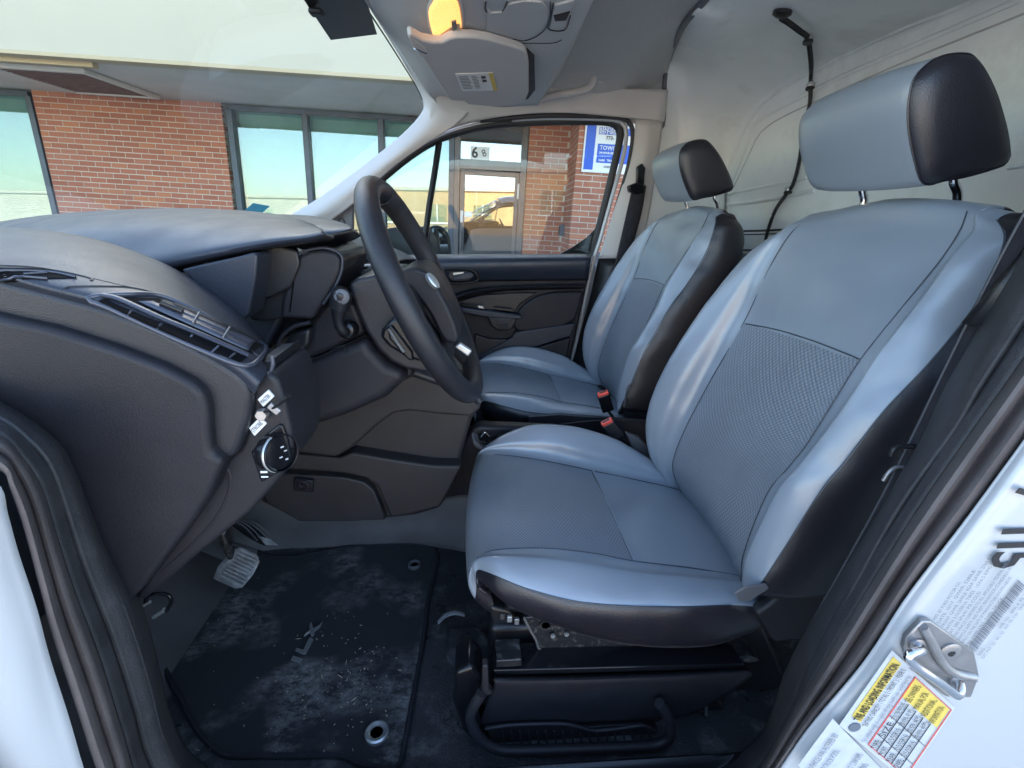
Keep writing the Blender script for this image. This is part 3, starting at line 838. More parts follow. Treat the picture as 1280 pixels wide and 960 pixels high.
# outside roof skin
loft('roof_skin', [
    [Vector((-.30, .34, .33)), Vector((.2, .32, .40)), Vector((1.4, .32, .40)), Vector((3.0, .32, .38))],
    [Vector((-.24, .6, .48)), Vector((.2, .6, .53)), Vector((1.4, .6, .53)), Vector((3.0, .6, .50))],
    [Vector((-.19, 1.2, .53)), Vector((.2, 1.2, .57)), Vector((1.4, 1.2, .57)), Vector((3.0, 1.2, .54))],
    [Vector((-.08, 1.9, .48)), Vector((.2, 1.9, .53)), Vector((1.4, 1.9, .53)), Vector((3.0, 1.9, .50))],
    [Vector((.0, 2.06, .36)), Vector((.2, 2.08, .40)), Vector((1.4, 2.08, .40)), Vector((3.0, 2.08, .38))]], 'paint_white', van, nu=30, nv=30, th=.003)
simple_side = loft('side_panel', [[Vector((.75, 2.09, .40)), Vector((3.0, 2.09, .38))], [Vector((.75, 2.11, -.3)), Vector((3.0, 2.11, -.3))], [Vector((.75, 2.10, -1.0)), Vector((3.0, 2.10, -1.0))]], 'paint_white', van, nu=10, th=.004)
loft('side_panel', [[Vector((1.0, .32, .40)), Vector((3.0, .32, .38))], [Vector((1.0, .30, -.3)), Vector((3.0, .30, -.3))], [Vector((1.0, .31, -1.0)), Vector((3.0, .31, -1.0))]], 'paint_white', van, nu=10, th=.004)
# pillar between bulkhead and near roof, out of frame top right
loft('near_pillar_trim', [[Vector((.70, .44, .36)), Vector((.60, .45, .1)), Vector((.52, .47, -.1))], [Vector((.98, .40, .38)), Vector((.98, .40, .1)), Vector((.98, .40, -.1))]], 'plastic_black', van, nu=10, nv=4, th=.01)
loft('upper_side', [[Vector((.70, .318, -.12)), Vector((.66, .32, .1)), Vector((.62, .325, .38))], [Vector((.86, .318, -.12)), Vector((.86, .32, .1)), Vector((.86, .325, .39))],
    [Vector((1.01, .318, -.12)), Vector((1.01, .32, .1)), Vector((1.01, .325, .39))]], 'paint_white', van, nu=12, th=.004)
loft('front_wing', [[Vector((-.46, .318, -.16)), Vector((-.95, .315, -.13)), Vector((-1.5, .34, -.26)), Vector((-1.95, .42, -.45))],
    [Vector((-.42, .305, -.45)), Vector((-.95, .295, -.45)), Vector((-1.5, .32, -.5)), Vector((-2.0, .40, -.6))],
    [Vector((-.40, .315, -.98)), Vector((-.95, .30, -1.0)), Vector((-1.5, .32, -1.0)), Vector((-2.0, .42, -1.0))]], 'paint_white', van, nu=24, nv=14, th=.004)
tube('near_front_pillar', [Vector((-1.02, .36, -.06)), Vector((-.72, .355, .15)), Vector((-.42, .35, .32)), Vector((-.20, .35, .40)), Vector((.3, .35, .42))], .030, 'paint_white', van, n=30, sides=12)
# bonnet in front of the windscreen
loft('bonnet', [[Vector((-.95, y, -.10)), Vector((-1.4, y, -.20)), Vector((-1.9, y, -.42)), Vector((-2.05, y, -.8))] for y in (.34, .5, 1.2, 1.9, 2.06)], 'paint_white', van, nu=20, th=.004)

# --- bulkhead behind the seats
bx = .95
blk = loft('bulkhead', [
    [Vector((.64, 1.93, -.75)), Vector((.65, 1.93, -.30)), Vector((.655, 1.93, .02)), Y(826, 168, 1.93), Y(829, 110, 1.90), Y(840, 62, 1.80), Z(862, 22, .45), Z(884, 0, .455), Z(930, -60, .46), Z(1040, -180, .46)],
    [Vector((.74, 1.945, -.75)), Vector((.745, 1.945, -.30)), Vector((.745, 1.94, .02)), Y(846, 172, 1.94), Y(850, 120, 1.915), Y(866, 78, 1.82), Z(892, 40, .44), Z(922, 14, .445), Z(985, -50, .45), Z(1110, -180, .45)],
    [Vector((.85, 1.93, -.75)), Vector((.85, 1.93, -.30)), Vector((.85, 1.925, .02)), Y(872, 180, 1.92), Y(884, 128, 1.87), Y(908, 92, 1.74), Y(948, 62, 1.52), Y(985, 38, 1.36), Y(1090, -20, 1.0), Y(1330, -140, .62)],
    [Vector((.915, 1.88, -.75)), Vector((.92, 1.88, -.30)), Vector((.925, 1.87, .02)), X(903, 212, .93), X(918, 158, .93), X(945, 122, .93), X(985, 96, .93), X(1025, 74, .93), X(1150, 20, .93), X(1420, -92, .93)],
    [Vector((.95, 1.80, -.75)), Vector((.95, 1.80, -.30)), X(905, 262, bx), X(912, 226, bx), X(928, 175, bx), X(953, 138, bx), X(990, 112, bx), X(1035, 88, bx), X(1160, 34, bx), X(1430, -82, bx)],
    [Vector((.952, 1.6, -.75)), Vector((.952, 1.6, -.30)), X(935, 262, bx), X(940, 230, bx), X(950, 190, bx), X(972, 155, bx), X(1010, 130, bx), X(1050, 112, bx), X(1180, 62, bx), X(1450, -45, bx)],
    [Vector((.952, .40, -.75)), Vector((.952, .40, -.30)), Vector((.952, .40, -.20)), Vector((.952, .40, -.05)), Vector((.952, .40, .02)), Vector((.952, .40, .08)), Vector((.952, .40, .12)), Vector((.952, .40, .18)), Vector((.952, .40, .24)), Vector((.952, .40, .3))],
    ], 'composite', van, nu=70, nv=50, param=True, th=.004, sharp=180)
def ridge(pts, r=.004, m='composite', n=None, off=.0):
    return line_on('panel_ridge', pts, blk, r, m, van, off=off, n=n)
ridge([(1300, -10), (1150, 54), (1040, 102), (950, 150), (944, 160), (914, 236), (916, 241), (1010, 222)], .006)
ridge([(1290, 14), (1150, 70), (1040, 118), (960, 158), (936, 196), (918, 234)], .0022, 'trim_grey')
ridge([(905, 256), (960, 250), (1020, 238)], .007)
ridge([(1300, -60), (1224, -4), (1130, 34), (1035, 80), (990, 104), (955, 130), (930, 166), (912, 214), (905, 240)], .005)
ridge([(1300, 205), (1262, 210)], .004)
tube('lining_edge', [Z(905, -30, .452), Z(880, 2, .455), Z(852, 36, .452), Y(836, 76, 1.86), Y(831, 100, 1.885), Y(828, 158, 1.915), Y(812, 160, 1.90)], .008, 'plastic_grey', van, n=50)
line_on('trim_strip', [(918, 289), (960, 288), (1000, 286)], blk, .0035, 'plastic_black', van, n=20)
line_on('trim_strip', [(918, 293.5), (960, 292.5), (1000, 290)], blk, .0022, 'plastic_black', van, n=20)
line_on('trim_strip', [(912, 312), (960, 313), (1000, 313)], blk, .0028, 'plastic_black', van, n=20)
line_on('trim_strip', [(790, 289), (805, 290), (818, 291)], blk, .0035, 'plastic_black', van, n=12)
loft('lower_bulkhead', [Xs([(700, 315, .91), (800, 315, .935), (910, 315, .945)], .94) + [Vector((.945, .4, Xs([(940, 315)], .945)[0].z))],
                        [Vector((.90, 2.3, -.9)), Vector((.93, 1.9, -.9)), Vector((.94, 1.6, -.9)), Vector((.94, .4, -.9))]], 'plastic_grey', van, nu=20, nv=3, th=.003)

# --- windscreen
ws = loft('windscreen', [
    [Vector((-1.05, .42, -.06)), Vector((-.75, .41, .16)), Vector((-.28, .40, .42))],
    [Vector((-1.12, .8, -.04)), Vector((-.76, .8, .20)), Vector((-.24, .8, .47))],
    [Vector((-1.15, 1.2, -.035)), Vector((-.76, 1.2, .215)), Vector((-.20, 1.2, .49))],
    [Vector((-1.05, 1.65, -.04)), Vector((-.72, 1.65, .20)), Vector((-.17, 1.65, .48))],
    [Y(340, 280, 1.93), Y(440, 200, 1.96), Y(530, 125, 2.0)]], 'windshield_glass', van, nu=24, nv=24, sharp=180)
drape('screen_frit', [(360, -30), (455, -10), (471, 42), (413, 49)], ws, 'plastic_black', van, off=.002, n=8)
drape('parking_sticker', [(303, 264), (316, 253), (337, 257), (326, 267)], ws, 'cyan_sticker', van, off=.003, n=4)
h = hit(392, 8, ws, .012)
if h: boxm('rain_sensor', h, (.03, .03, .012), 'plastic_dark', van, bevel=.005)
# header black edge
line_on('screen_edge', [(447, -6), (470, 28), (497, 70), (520, 108), (529, 130), (524, 142), (500, 170), (460, 202), (400, 246), (366, 268)], ws, .0022, 'plastic_black', van, n=60)
# --- far front pillar trim and rail above the far door
loft('front_pillar_trim', [
    [Y(450, -10, 1.25), Y(474, 28, 1.50), Y(500, 70, 1.72), Y(521, 106, 1.85), Y(530, 130, 1.90), Y(524, 146, 1.90), Y(500, 171, 1.90), Y(460, 203, 1.90), Y(400, 247, 1.90), Y(362, 270, 1.90)],
    [Y(462, -10, 1.25), Y(484, 28, 1.48), Y(508, 70, 1.68), Y(532, 106, 1.80), Y(545, 130, 1.845), Y(541, 152, 1.86), Y(510, 181, 1.86), Y(468, 214, 1.86), Y(408, 259, 1.86), Y(385, 275, 1.87)],
    [Y(480, -10, 1.25), Y(500, 28, 1.46), Y(526, 70, 1.66), Y(560, 106, 1.80), Y(590, 130, 1.86), Y(572, 154, 1.87), Y(530, 181, 1.87), Y(487, 212, 1.87), Y(440, 256, 1.87), Y(410, 278, 1.88)]],
    'plastic_light', van, nu=60, nv=16, param=True, th=.004, sharp=180)
loft('door_rail_trim', [
    [Y(540, 118, 1.83), Y(600, 118, 1.84), Y(700, 110, 1.85), Y(835, 112, 1.87)],
    [Y(538, 140, 1.855), Y(600, 132, 1.86), Y(700, 126, 1.87), Y(833, 134, 1.88)],
    [Y(536, 172, 1.89), Y(600, 150, 1.885), Y(700, 141, 1.885), Y(830, 152, 1.89)]], 'plastic_light', van, nu=30, th=.004)
# far rear pillar: pale above, black below
loft('far_pillar_trim', [Ys([(795, 148, 1.90), (788, 200, 1.90), (765, 270, 1.90), (748, 324, 1.90)]), Ys([(812, 150, 1.885), (806, 200, 1.88), (788, 262, 1.88), (772, 324, 1.88)]),
    Ys([(828, 152, 1.90), (822, 200, 1.90), (812, 262, 1.90), (800, 324, 1.90)])], 'plastic_light', van, nu=20, nv=12, th=.004)
loft('far_pillar_lower', [Ys([(748, 323, 1.90), (738, 370, 1.90), (722, 430, 1.90), (700, 520, 1.90)]), Ys([(772, 323, 1.875), (760, 370, 1.86), (745, 430, 1.86), (725, 520, 1.86)]),
    Ys([(803, 323, 1.91), (800, 370, 1.90), (800, 430, 1.90), (790, 520, 1.90)])], 'plastic_black', van, nu=20, nv=12, th=.004)
# far side body frame round the door opening: white paint line, grey seal
tube('body_edge', Ys([(425, 262), (470, 224), (520, 186), (560, 166), (610, 153), (680, 147.5), (760, 149), (778, 154), (783, 168), (778, 200), (764, 250), (750, 300), (742, 325), (733, 365), (722, 420), (712, 458)], 1.925), .008, 'paint_white', van, n=90, sides=8)
tube('far_seal', Ys([(600, 150.5), (680, 144.5), (765, 146), (785, 152), (791, 168), (786, 205), (772, 255), (758, 305), (748, 345), (738, 390), (722, 455), (715, 475)], 1.905), .0085, 'rubber', van, n=90, sides=8)
tube('far_seal', Ys([(455, 246), (480, 222), (520, 190), (560, 169), (600, 158), (640, 153)], 1.91), .006, 'rubber', van, n=50, sides=8)
# instrument: grab handle over the far door
gh = tube('grab_handle', [Y(676, 124, 1.84), Y(700, 118, 1.80), Y(725, 114, 1.79), Y(738, 108, 1.79), Y(742, 96, 1.80), Y(742, 84, 1.83)], .0115, 'plastic_light', van, n=40, sides=10)
boxm('coat_hook', Y(751, 101, 1.82), (.03, .02, .015), 'plastic_light', van, bevel=.004)
boxm('handle_mount', Y(736, 92, 1.84), (.03, .03, .05), 'plastic_light', van, bevel=.008)
# ================================================================== DASHBOARD
dash = empty('dashboard', (-.5, 1.2, -.5), 'dark moulded dashboard with hooded binnacle and side vents', 'dashboard')
EYE = Vector((0, 1, 0))
# core so that nothing shows through
slab('dash_core', [Vector(p) for p in ((-1.02, .56, -.10), (-.70, .56, -.075), (-.46, .56, -.13), (-.36, .56, -.24), (-.37, .56, -.40), (-.62, .56, -.55), (-1.0, .56, -.60))], (0, 1.33, 0), 'plastic_black', dash, bevel=.01)
slab('dash_core', [Vector(p) for p in ((-1.05, 1.05, -.06), (-.55, 1.05, -.065), (-.38, 1.05, -.12), (-.30, 1.05, -.20), (-.26, 1.05, -.40), (-.50, 1.05, -.5), (-1.0, 1.05, -.60))], (0, .84, 0), 'plastic_dark', dash, bevel=.02)
# upper pad, near end: vent line up to the ridge and over
pad = loft('upper_pad', [
    Ys([(-40, 343), (0, 350), (60, 367), (130, 386), (200, 414), (260, 446), (300, 472), (318, 492)], .452),
    Ys([(-40, 333), (0, 340), (60, 356), (130, 374), (200, 402), (262, 434), (305, 460), (326, 478)], .450),
    Ys([(-40, 316), (0, 322), (60, 333), (130, 350), (205, 376), (270, 410), (315, 440), (337, 462)], .485),
    Ys([(-40, 294), (0, 298), (60, 305), (130, 321), (205, 350), (270, 386), (318, 423), (343, 456)], .56),
    Ys([(-40, 283), (0, 285.5), (60, 290), (130, 304), (205, 332), (262, 366), (308, 404), (341, 446)], .64),
    [p + Vector((-.01, .03, -.012)) for p in Ys([(-40, 283), (0, 285.5), (60, 290), (130, 304), (205, 332), (262, 366), (308, 404), (341, 446)], .64)],
    [p + Vector((-.02, .05, -.06)) for p in Ys([(-40, 283), (0, 285.5), (60, 290), (130, 304), (205, 332), (262, 366), (308, 404), (341, 446)], .64)],
    ], 'plastic_soft', dash, nu=90, nv=60, th=.003)
# cut lines on the pad
line_on('panel_gap', [(78, 366), (86, 361), (120, 360), (165, 362), (200, 372), (250, 397), (300, 430), (335, 458)], pad, .0013, 'plastic_black', dash, off=-.0002, n=60)
line_on('panel_gap', [(-5, 334), (40, 336), (80, 342), (110, 349), (116, 352), (114, 353)], pad, .0012, 'plastic_black', dash, off=-.0002, n=40)
line_on('panel_gap', [(116, 350), (150, 358), (210, 372), (260, 396)], pad, .0006, 'plastic_black', dash, off=-.0001, n=40)
# demister outlet at the left edge
d1 = drape('vent_shade_patch', [(-30, 337), (55, 338), (98, 350), (-30, 352)], pad, 'void_black', dash, off=.0008, n=10)  # flat black patch on the pad, paints the shade inside the outlet
for q in (((-20, 341), (60, 343), (95, 349.5)), ((-20, 346), (20, 348), (60, 351.5)), ((30, 346), (60, 344))):
    line_on('slat', list(q), pad, .0012, 'blade_blue', dash, off=.0012, n=24)
# side vent
vt = empty('side_vent', (0, 0, 0)); vt.parent = dash; vt.location = Y(240, 400, .5) - dash.location
vt.name = 'side_vent'
drape('vent_shade_patch', [(151, 374), (198, 375), (326, 433), (313, 444)], pad, 'void_black', vt, off=.0008, n=14)  # black patches laid on the pad stand for the shaded slots
drape('slot_shade_patch', [(121, 376), (133, 376), (308, 448), (300, 455)], pad, 'void_black', vt, off=.0008, n=14)
tube('bezel', [hit(x, y, pad, .001) for x, y in ((112, 373), (160, 371), (200, 372.5), (242, 390), (290, 414), (328, 433), (323, 449), (303, 459), (250, 434), (190, 407), (140, 384))], .0024, 'blade_blue', vt, n=90, closed=True, sides=8)
tube('centre_bar', [hit(x, y, pad, .002) for x, y in ((128, 373), (150, 378), (200, 400), (250, 421), (308, 447))], .0042, 'blade_blue', vt, n=40, sides=8, flat=.5)
for (p0, p1, q0, q1, m_) in (((172, 380), (308, 441), (190, 382), (311, 435), 'blade_blue'), ((196, 383), (312, 434), (206, 383), (316, 430), 'blade_blue'), ((212, 384), (318, 429), (218, 384), (320, 427), 'plastic_dark')):
    a0, a1 = Vector((*p0, 0)), Vector((*p1, 0)); b0, b1 = Vector((*q0, 0)), Vector((*q1, 0))
    loft('blade', [[hit(*(a0.lerp(a1, t).xy), pad, .0014) for t in (0, .33, .66, 1)], [hit(*(b0.lerp(b1, t).xy), pad, .0034) for t in (0, .33, .66, 1)]], m_, vt, nu=20, nv=2, th=.0008)
for x, y in ((246, 399), (283, 417)):
    tube('vane', [hit(x - 7, y + 11, pad, .004), hit(x, y - 2, pad, .0045)], .0012, 'plastic_grey', vt, n=4, sides=6)
tube('vane_grip', [hit(200, 385, pad, .004), hit(226, 396, pad, .004)], .0032, 'plastic_gloss', vt, n=4, sides=6)
for x, y in ((163, 392), (200, 408), (237, 423), (269, 437), (289, 446)):
    tube('slot_rib', [hit(x + 3, y - 1.5, pad, .002), hit(x - 3, y + 3.5, pad, .002)], .0010, 'blade_blue', vt, n=4, sides=6)
# textured band below the pad and the smooth end panel
band_t = [(-40, 341), (0, 349), (60, 365), (130, 384), (200, 411), (260, 443), (296, 465), (309, 478), (314, 494)]
band_r = [(312, 520), (302, 553), (294, 571), (286, 574)]
slab('knee_bolster', Ys(band_t + band_r + [(262, 575), (215, 545), (150, 500), (60, 460), (-40, 430)], .449), (0, .07, 0), 'plastic_grain', dash, bevel=.010, seg=4)
slab('end_panel', Ys([(-40, 388), (0, 397), (60, 410), (140, 435), (200, 458), (238, 478), (254, 492), (259, 512), (261, 545), (263, 567), (279, 577), (262, 620), (235, 660), (205, 700), (173, 742), (150, 762), (110, 700), (60, 600), (-40, 560)], .436), (0, .07, 0), 'plastic_dark', dash, bevel=.011, seg=5, smooth_pts=0)
# lower panel with switch
lowp = slab('switch_panel', Ys([(316, 470), (338, 466), (348, 476), (357, 505), (364, 535), (366, 560), (360, 585), (344, 606), (312, 641), (250, 691), (178, 752), (166, 748), (205, 694), (235, 654), (262, 612), (281, 574), (300, 560), (312, 525)], .462), (0, .10, 0), 'plastic_dark', dash, bevel=.007, seg=4)
tube('trim_edge', Ys([(340, 445), (341, 456), (336, 470), (328, 486), (320, 502)], .470), .0022, 'blade_blue', dash, n=30)
slab('pad_end_face', Ys([(300, 470), (316, 455), (336, 452), (341, 447), (342, 458), (330, 482), (318, 505), (312, 500)], .478), (0, .08, 0), 'plastic_black', dash, bevel=.003)
tube('crease', Ys([(283, 580), (289, 592), (288, 612), (272, 645), (240, 680), (205, 712)], .4655), .0045, 'plastic_dark', dash, n=40, flat=.6)
# headlamp switch
sw = empty('lamp_switch', (0, 0, 0)); sw.parent = dash; sw.location = Y(340, 575, .46) - dash.location
yy = .4535
slab('switch_plate', Ys([(313, 566), (330, 545), (349, 530), (354, 533), (360, 552), (364, 572), (350, 590), (326, 604)], .459), (0, .02, 0), 'plastic_gloss', sw, bevel=.002)
kc = Y(343, 565, .456); kax = Vector((.86, -.50, .12)).normalized()
lathe('knob', kc - kax * .004, kax, [(.0195, 0), (.0195, .008), (.0175, .0125), (.016, .013), (.001, .0125)], 'plastic_gloss', sw, n=40, xdir=(1, 0, 0))
lathe('chrome_ring', kc + kax * .006, kax, [(.0198, 0), (.0202, .002), (.0190, .0062), (.0180, .006), (.0185, 0)], 'plastic_gloss', sw, n=40, xdir=(1, 0, 0))
ka, kb, kz = frame(kax, Vector((1, .5, 0)))
for dx, dy, sx, sy in ((0, .007, .006, .003), (.003, .002, .005, .0025), (-.003, -.003, .006, .0025), (.003, -.007, .005, .003)):
    boxm('symbol', kc + kax * .0092 + ka * dx + kb * dy + kax * .0042, (sx * .6, sy * .5, .0006), 'paper_grey', sw, axes=(ka, kb, kax), bevel=0)
tube('knob_glint_arc', [kc + kax * .0085 + ka * (.0185 * math.cos(q)) + kb * (.0185 * math.sin(q)) for q in [math.radians(110 + 12 * i) for i in range(12)]], .0022, 'silver', sw, n=20, sides=6)  # silver arc paints the bright glint on the knob's ring
boxm('symbol', Y(330, 590, .4575), (.007, .0006, .0022), 'paper', sw, bevel=0)
boxm('symbol', Y(331, 599 - 3, .4575), (.007, .0006, .0016), 'paper', sw, bevel=0)
# labels and the small toggle between them
def tagplate(name, cs, s):
    P = Ys(cs, .459)
    slab(name, P, (0, .003, 0), 'paper', dash, bevel=.0008, label='small white ' + s + ' label')
    u = (P[2] - P[3]); v = (P[0] - P[3])
    nrm = u.cross(v).normalized()
    if nrm.y > 0: nrm = -nrm
    o0 = P[3] + u * .12 + v * .25 + nrm * .0008
    t_ = text_mesh('label_lettering', s, o0, u, v, v.length * .62, 'ink', dash)
    un = u.normalized(); of = origin_of(dash); xv = [(q.co + of - o0).dot(un) for q in t_.data.vertices]; k = u.length * .76 / max(xv)
    for q, w in zip(t_.data.vertices, xv): q.co += un * (w * (k - 1))
tagplate('switch_label', [(321.5, 499.5), (335, 487.5), (342.5, 496), (329, 509)], 'MASTER')
tagplate('switch_label', [(310.5, 535), (325, 521.5), (333, 530), (318, 545.5)], 'STROBE')
a = Y(329, 517, .458)
tax = Vector((.5, -.62, .25)).normalized()
tg = empty('toggle_switch', (0, 0, 0)); tg.parent = dash; tg.location = a - dash.location
lathe('collar', a, (.1, -1, .1), [(.0065, 0), (.0065, .006), (.0052, .008), (.002, .008)], 'steel_grey', tg, n=6)
boxm('key_blade', Y(343, 511, .446), (.012, .004, .007), 'steel_grey', tg, axes=frame((.5, 0, .5)), bevel=.001)
tube('toggle_lever', [Y(331, 515, .452), Y(342, 510, .446), Y(352, 502, .440), Y(361, 495, .436)], .0028, 'plastic_black', tg, n=10, radii=lambda t: .002 + .0016 * t, flat=.6)

# binnacle hood in front of the driver
loft('binnacle_hood', [
    [p + Vector((0, .05, -.004)) for p in Ys([(100, 372), (160, 362), (216, 334), (280, 319), (340, 308), (380, 303), (398, 299), (404, 294)], .70)],
    Ys([(70, 352), (150, 348), (215, 331.5), (280, 317), (340, 305.5), (380, 300), (398, 296), (405, 292)], .665),
    Ys([(40, 330), (130, 320), (215, 306), (280, 298), (340, 292), (380, 290), (396, 289), (404, 289)], .69),
    Ys([(0, 305), (90, 290), (170, 282), (250, 280), (320, 280), (365, 282), (385, 284), (400, 287)], .76),
    Ys([(-40, 290), (40, 276), (120, 268), (215, 264.5), (285, 266), (335, 270), (370, 276), (394, 284)], .90),
    Ys([(-60, 292), (30, 276), (120, 267), (215, 263.5), (285, 265), (335, 269), (370, 275), (394, 283)], 1.0),
    [p + Vector((0, .06, -.03)) for p in Ys([(-60, 292), (30, 276), (120, 267), (215, 263.5), (285, 265), (335, 269), (370, 275), (394, 283)], 1.0)],
    ], 'plastic_soft', dash, nu=70, nv=50, th=.004)
loft('hood_underside', [
    Ys([(216, 334), (280, 319), (340, 308), (380, 303), (400, 297)], .67),
    [p + Vector((-.02, .30, -.0)) for p in Ys([(216, 334), (280, 319), (340, 308), (380, 303), (400, 297)], .67)]], 'plastic_black', dash, nu=20, nv=6, th=.003)
# satin trim cheek left of the cluster
slab('cluster_cheek', Ys([(226, 337), (250, 331), (300, 320), (317, 315.5), (322, 320), (320, 345), (311, 392), (300, 402), (280, 388), (250, 360)], .655), (0, .05, 0), 'plastic_soft', dash, bevel=.008, seg=4)
# cluster surround
slab('cluster_panel', Ys([(318, 315), (345, 305), (372, 313), (376, 330), (364, 360), (340, 372), (316, 376)], .70), (-.02, .06, 0), 'plastic_black', dash, bevel=.004)
slab('cluster_shroud', Ys([(362, 345), (365, 331), (375, 319), (386, 314), (404, 312), (420, 316.5), (427, 324), (425.5, 340), (417, 360), (404, 379), (390, 400), (350, 398), (352, 372)], .705), (0, .17, 0), 'plastic_dark', dash, bevel=.006, seg=4)
slab('shroud_left', Ys([(312, 379), (334, 371), (353, 361), (362, 345), (358, 372), (354, 398), (330, 402), (312, 400)], .712), (0, .03, 0), 'plastic_black', dash, bevel=.004)
tube('shroud_rim', Ys([(312, 376), (335, 369), (351, 360.5), (358, 348), (365, 329), (376, 316.5), (388, 312), (406, 310), (421, 314.5), (428, 323), (426.5, 340), (418, 360), (404, 380)], .706), .0022, 'plastic_soft', dash, n=80)
tube('shroud_seam', Ys([(369, 326), (367, 350), (362, 390)], .7035), .001, 'void_black', dash, n=20, sides=5)
slab('cluster_glass', Ys([(300, 385), (352, 362), (366, 336), (380, 322), (402, 318), (421, 327), (418, 345), (404, 375), (384, 400), (330, 440), (300, 420)], .80), (0, .02, 0), 'plastic_dark', dash, bevel=.004)
tube('lower_brow', Ys([(343, 455), (346, 436), (353, 420), (368, 408), (388, 403)], .70), .004, 'plastic_dark', dash, n=30, flat=.8)
slab('lower_cowl', Ys([(348, 450), (352, 432), (366, 416), (388, 410), (386, 432), (372, 446), (356, 460)], .72), (0, .05, 0), 'plastic_black', dash, bevel=.006)
slab('cowl_trim', Ys([(300, 400), (330, 378), (350, 372), (352, 400), (330, 440), (316, 430)], .76), (0, .05, 0), 'plastic_soft', dash, bevel=.008)
# hood over the centre screen
loft('screen_hood', [
    [p + Vector((0, .08, -.01)) for p in Ys([(360, 308), (395, 304), (415, 300), (432, 294), (440, 289)], 1.06)],
    Ys([(350, 300), (392, 299), (414, 296), (430, 291), (440, 287)], 1.04),
    Ys([(340, 285), (390, 283), (412, 283), (430, 284), (439, 285.5)], 1.08),
    Ys([(320, 268.5), (360, 269), (390, 271), (415, 276), (436, 283)], 1.25),
    [p + Vector((0, .08, -.03)) for p in Ys([(320, 268.5), (360, 269), (390, 271), (415, 276), (436, 283)], 1.25)]], 'plastic_soft', dash, nu=40, nv=30, th=.004)
slab('centre_screen', Ys([(386, 300), (410, 300), (420, 312), (392, 312)], 1.12), (0, .2, 0), 'plastic_gloss', dash, bevel=.003)
# passenger side top, glovebox roll and centre vents
loft('passenger_top', [
    Ys([(400, 330), (440, 338), (470, 345), (500, 350)], 1.22),
    Ys([(395, 306), (425, 302), (452, 322), (478, 342)], 1.20),
    Ys([(400, 300), (430, 298), (458, 312), (490, 336)], 1.24),
    Ys([(410, 290), (446, 300), (472, 312), (500, 326)], 1.50),
    Ys([(380, 281), (440, 294), (490, 310), (520, 324)], 1.86)], 'plastic_soft', dash, nu=40, nv=30, th=.004)
slab('centre_roll', Ys([(418, 300), (436, 304), (452, 318), (458, 328), (444, 329), (424, 326)], 1.17), (0, .05, 0), 'plastic_dark', dash, bevel=.006)
slab('air_vent', Ys([(426, 328), (446, 330), (456, 344), (470, 352), (446, 356), (430, 345)], 1.13), (0, .08, 0), 'plastic_black', dash, bevel=.004)
for k in range(3):
    tube('vent_slat', Ys([(428 + 4 * k, 337 + 1.5 * k * 2), (448 + 3 * k, 348 + 2 * k)], 1.12), .0022, 'plastic_grey', dash, n=5, sides=6)
slab('radio_panel', Ys([(438, 331), (466, 331), (478, 341), (458, 347), (447, 341)], 1.15), (0, .05, 0), 'silver', dash, bevel=.003)
slab('radio_slot', Ys([(444, 335), (459, 333), (461, 335), (447, 339)], 1.144), (0, .02, 0), 'plastic_gloss', dash, bevel=.001)
slab('radio_button', Ys([(453, 339), (466, 337), (469, 341), (457, 344)], 1.143), (0, .02, 0), 'plastic_grey', dash, bevel=.001)
# lower centre stack
slab('centre_stack', Ys([(506, 462), (540, 474), (580, 486), (601, 497), (600, 512), (590, 524), (580, 560), (566, 610), (550, 636), (520, 645), (486, 649), (430, 652), (372, 652), (320, 625), (330, 560), (370, 500), (440, 470)], 1.045), (0, .34, 0), 'plastic_warm', dash, bevel=.012, seg=4)
slab('stack_upper', Ys([(440, 465), (506, 461), (540, 472), (582, 487), (602, 498), (600, 512), (588, 521), (545, 518), (512, 514), (492, 517), (474, 530), (440, 560), (420, 572), (366, 566), (358, 540), (400, 500)], 1.0), (0, .05, 0), 'plastic_warm', dash, bevel=.007, seg=4)
slab('stack_ledge', Ys([(352, 566), (425, 573), (440, 566), (480, 573), (540, 582), (577, 583), (562, 612), (550, 634), (520, 642), (488, 648), (482, 632), (472, 608), (458, 598), (430, 592), (350, 586)], 1.005), (0, .05, 0), 'plastic_warm', dash, bevel=.006, seg=4)
slab('fuse_cover', Ys([(345, 592), (430, 597), (455, 603), (467, 613), (476, 634), (482, 650), (430, 652), (374, 652), (335, 630), (326, 612)], 1.02), (0, .05, 0), 'plastic_warm', dash, bevel=.004, seg=3)
tube('stack_rail', Ys([(506, 461), (520, 466), (560, 480), (592, 494), (600, 502)], .995), .010, 'plastic_soft', dash, n=40, sides=10)
fk = Y(380, 606, 1.01)
boxm('knob_plate', fk, (.044, .01, .034), 'plastic_dark', dash, axes=(Vector((.98, 0, -.15)), Vector((0, 1, 0)), Vector((.15, 0, .98))), bevel=.004)
lathe('quarter_turn_knob', fk + Vector((0, -.004, .003)), (0, -1, 0), [(.013, 0), (.013, .004), (.009, .005), (.007, .002), (.004, .001), (.003, .005), (.001, .006)], 'plastic_dark', dash, n=24)
# gear surround on top of the stack
gs = slab('gear_surround', Ys([(560, 472), (592, 488), (594, 493), (562, 478)], .985), (0, .1, .0), 'plastic_gloss', dash, bevel=.003)
text_mesh('gear_letters', 'P R N D', Y(566, 480, .983), Y(590, 491, .983) - Y(566, 480, .983), (0, 0, 1), .014, 'paper', dash)

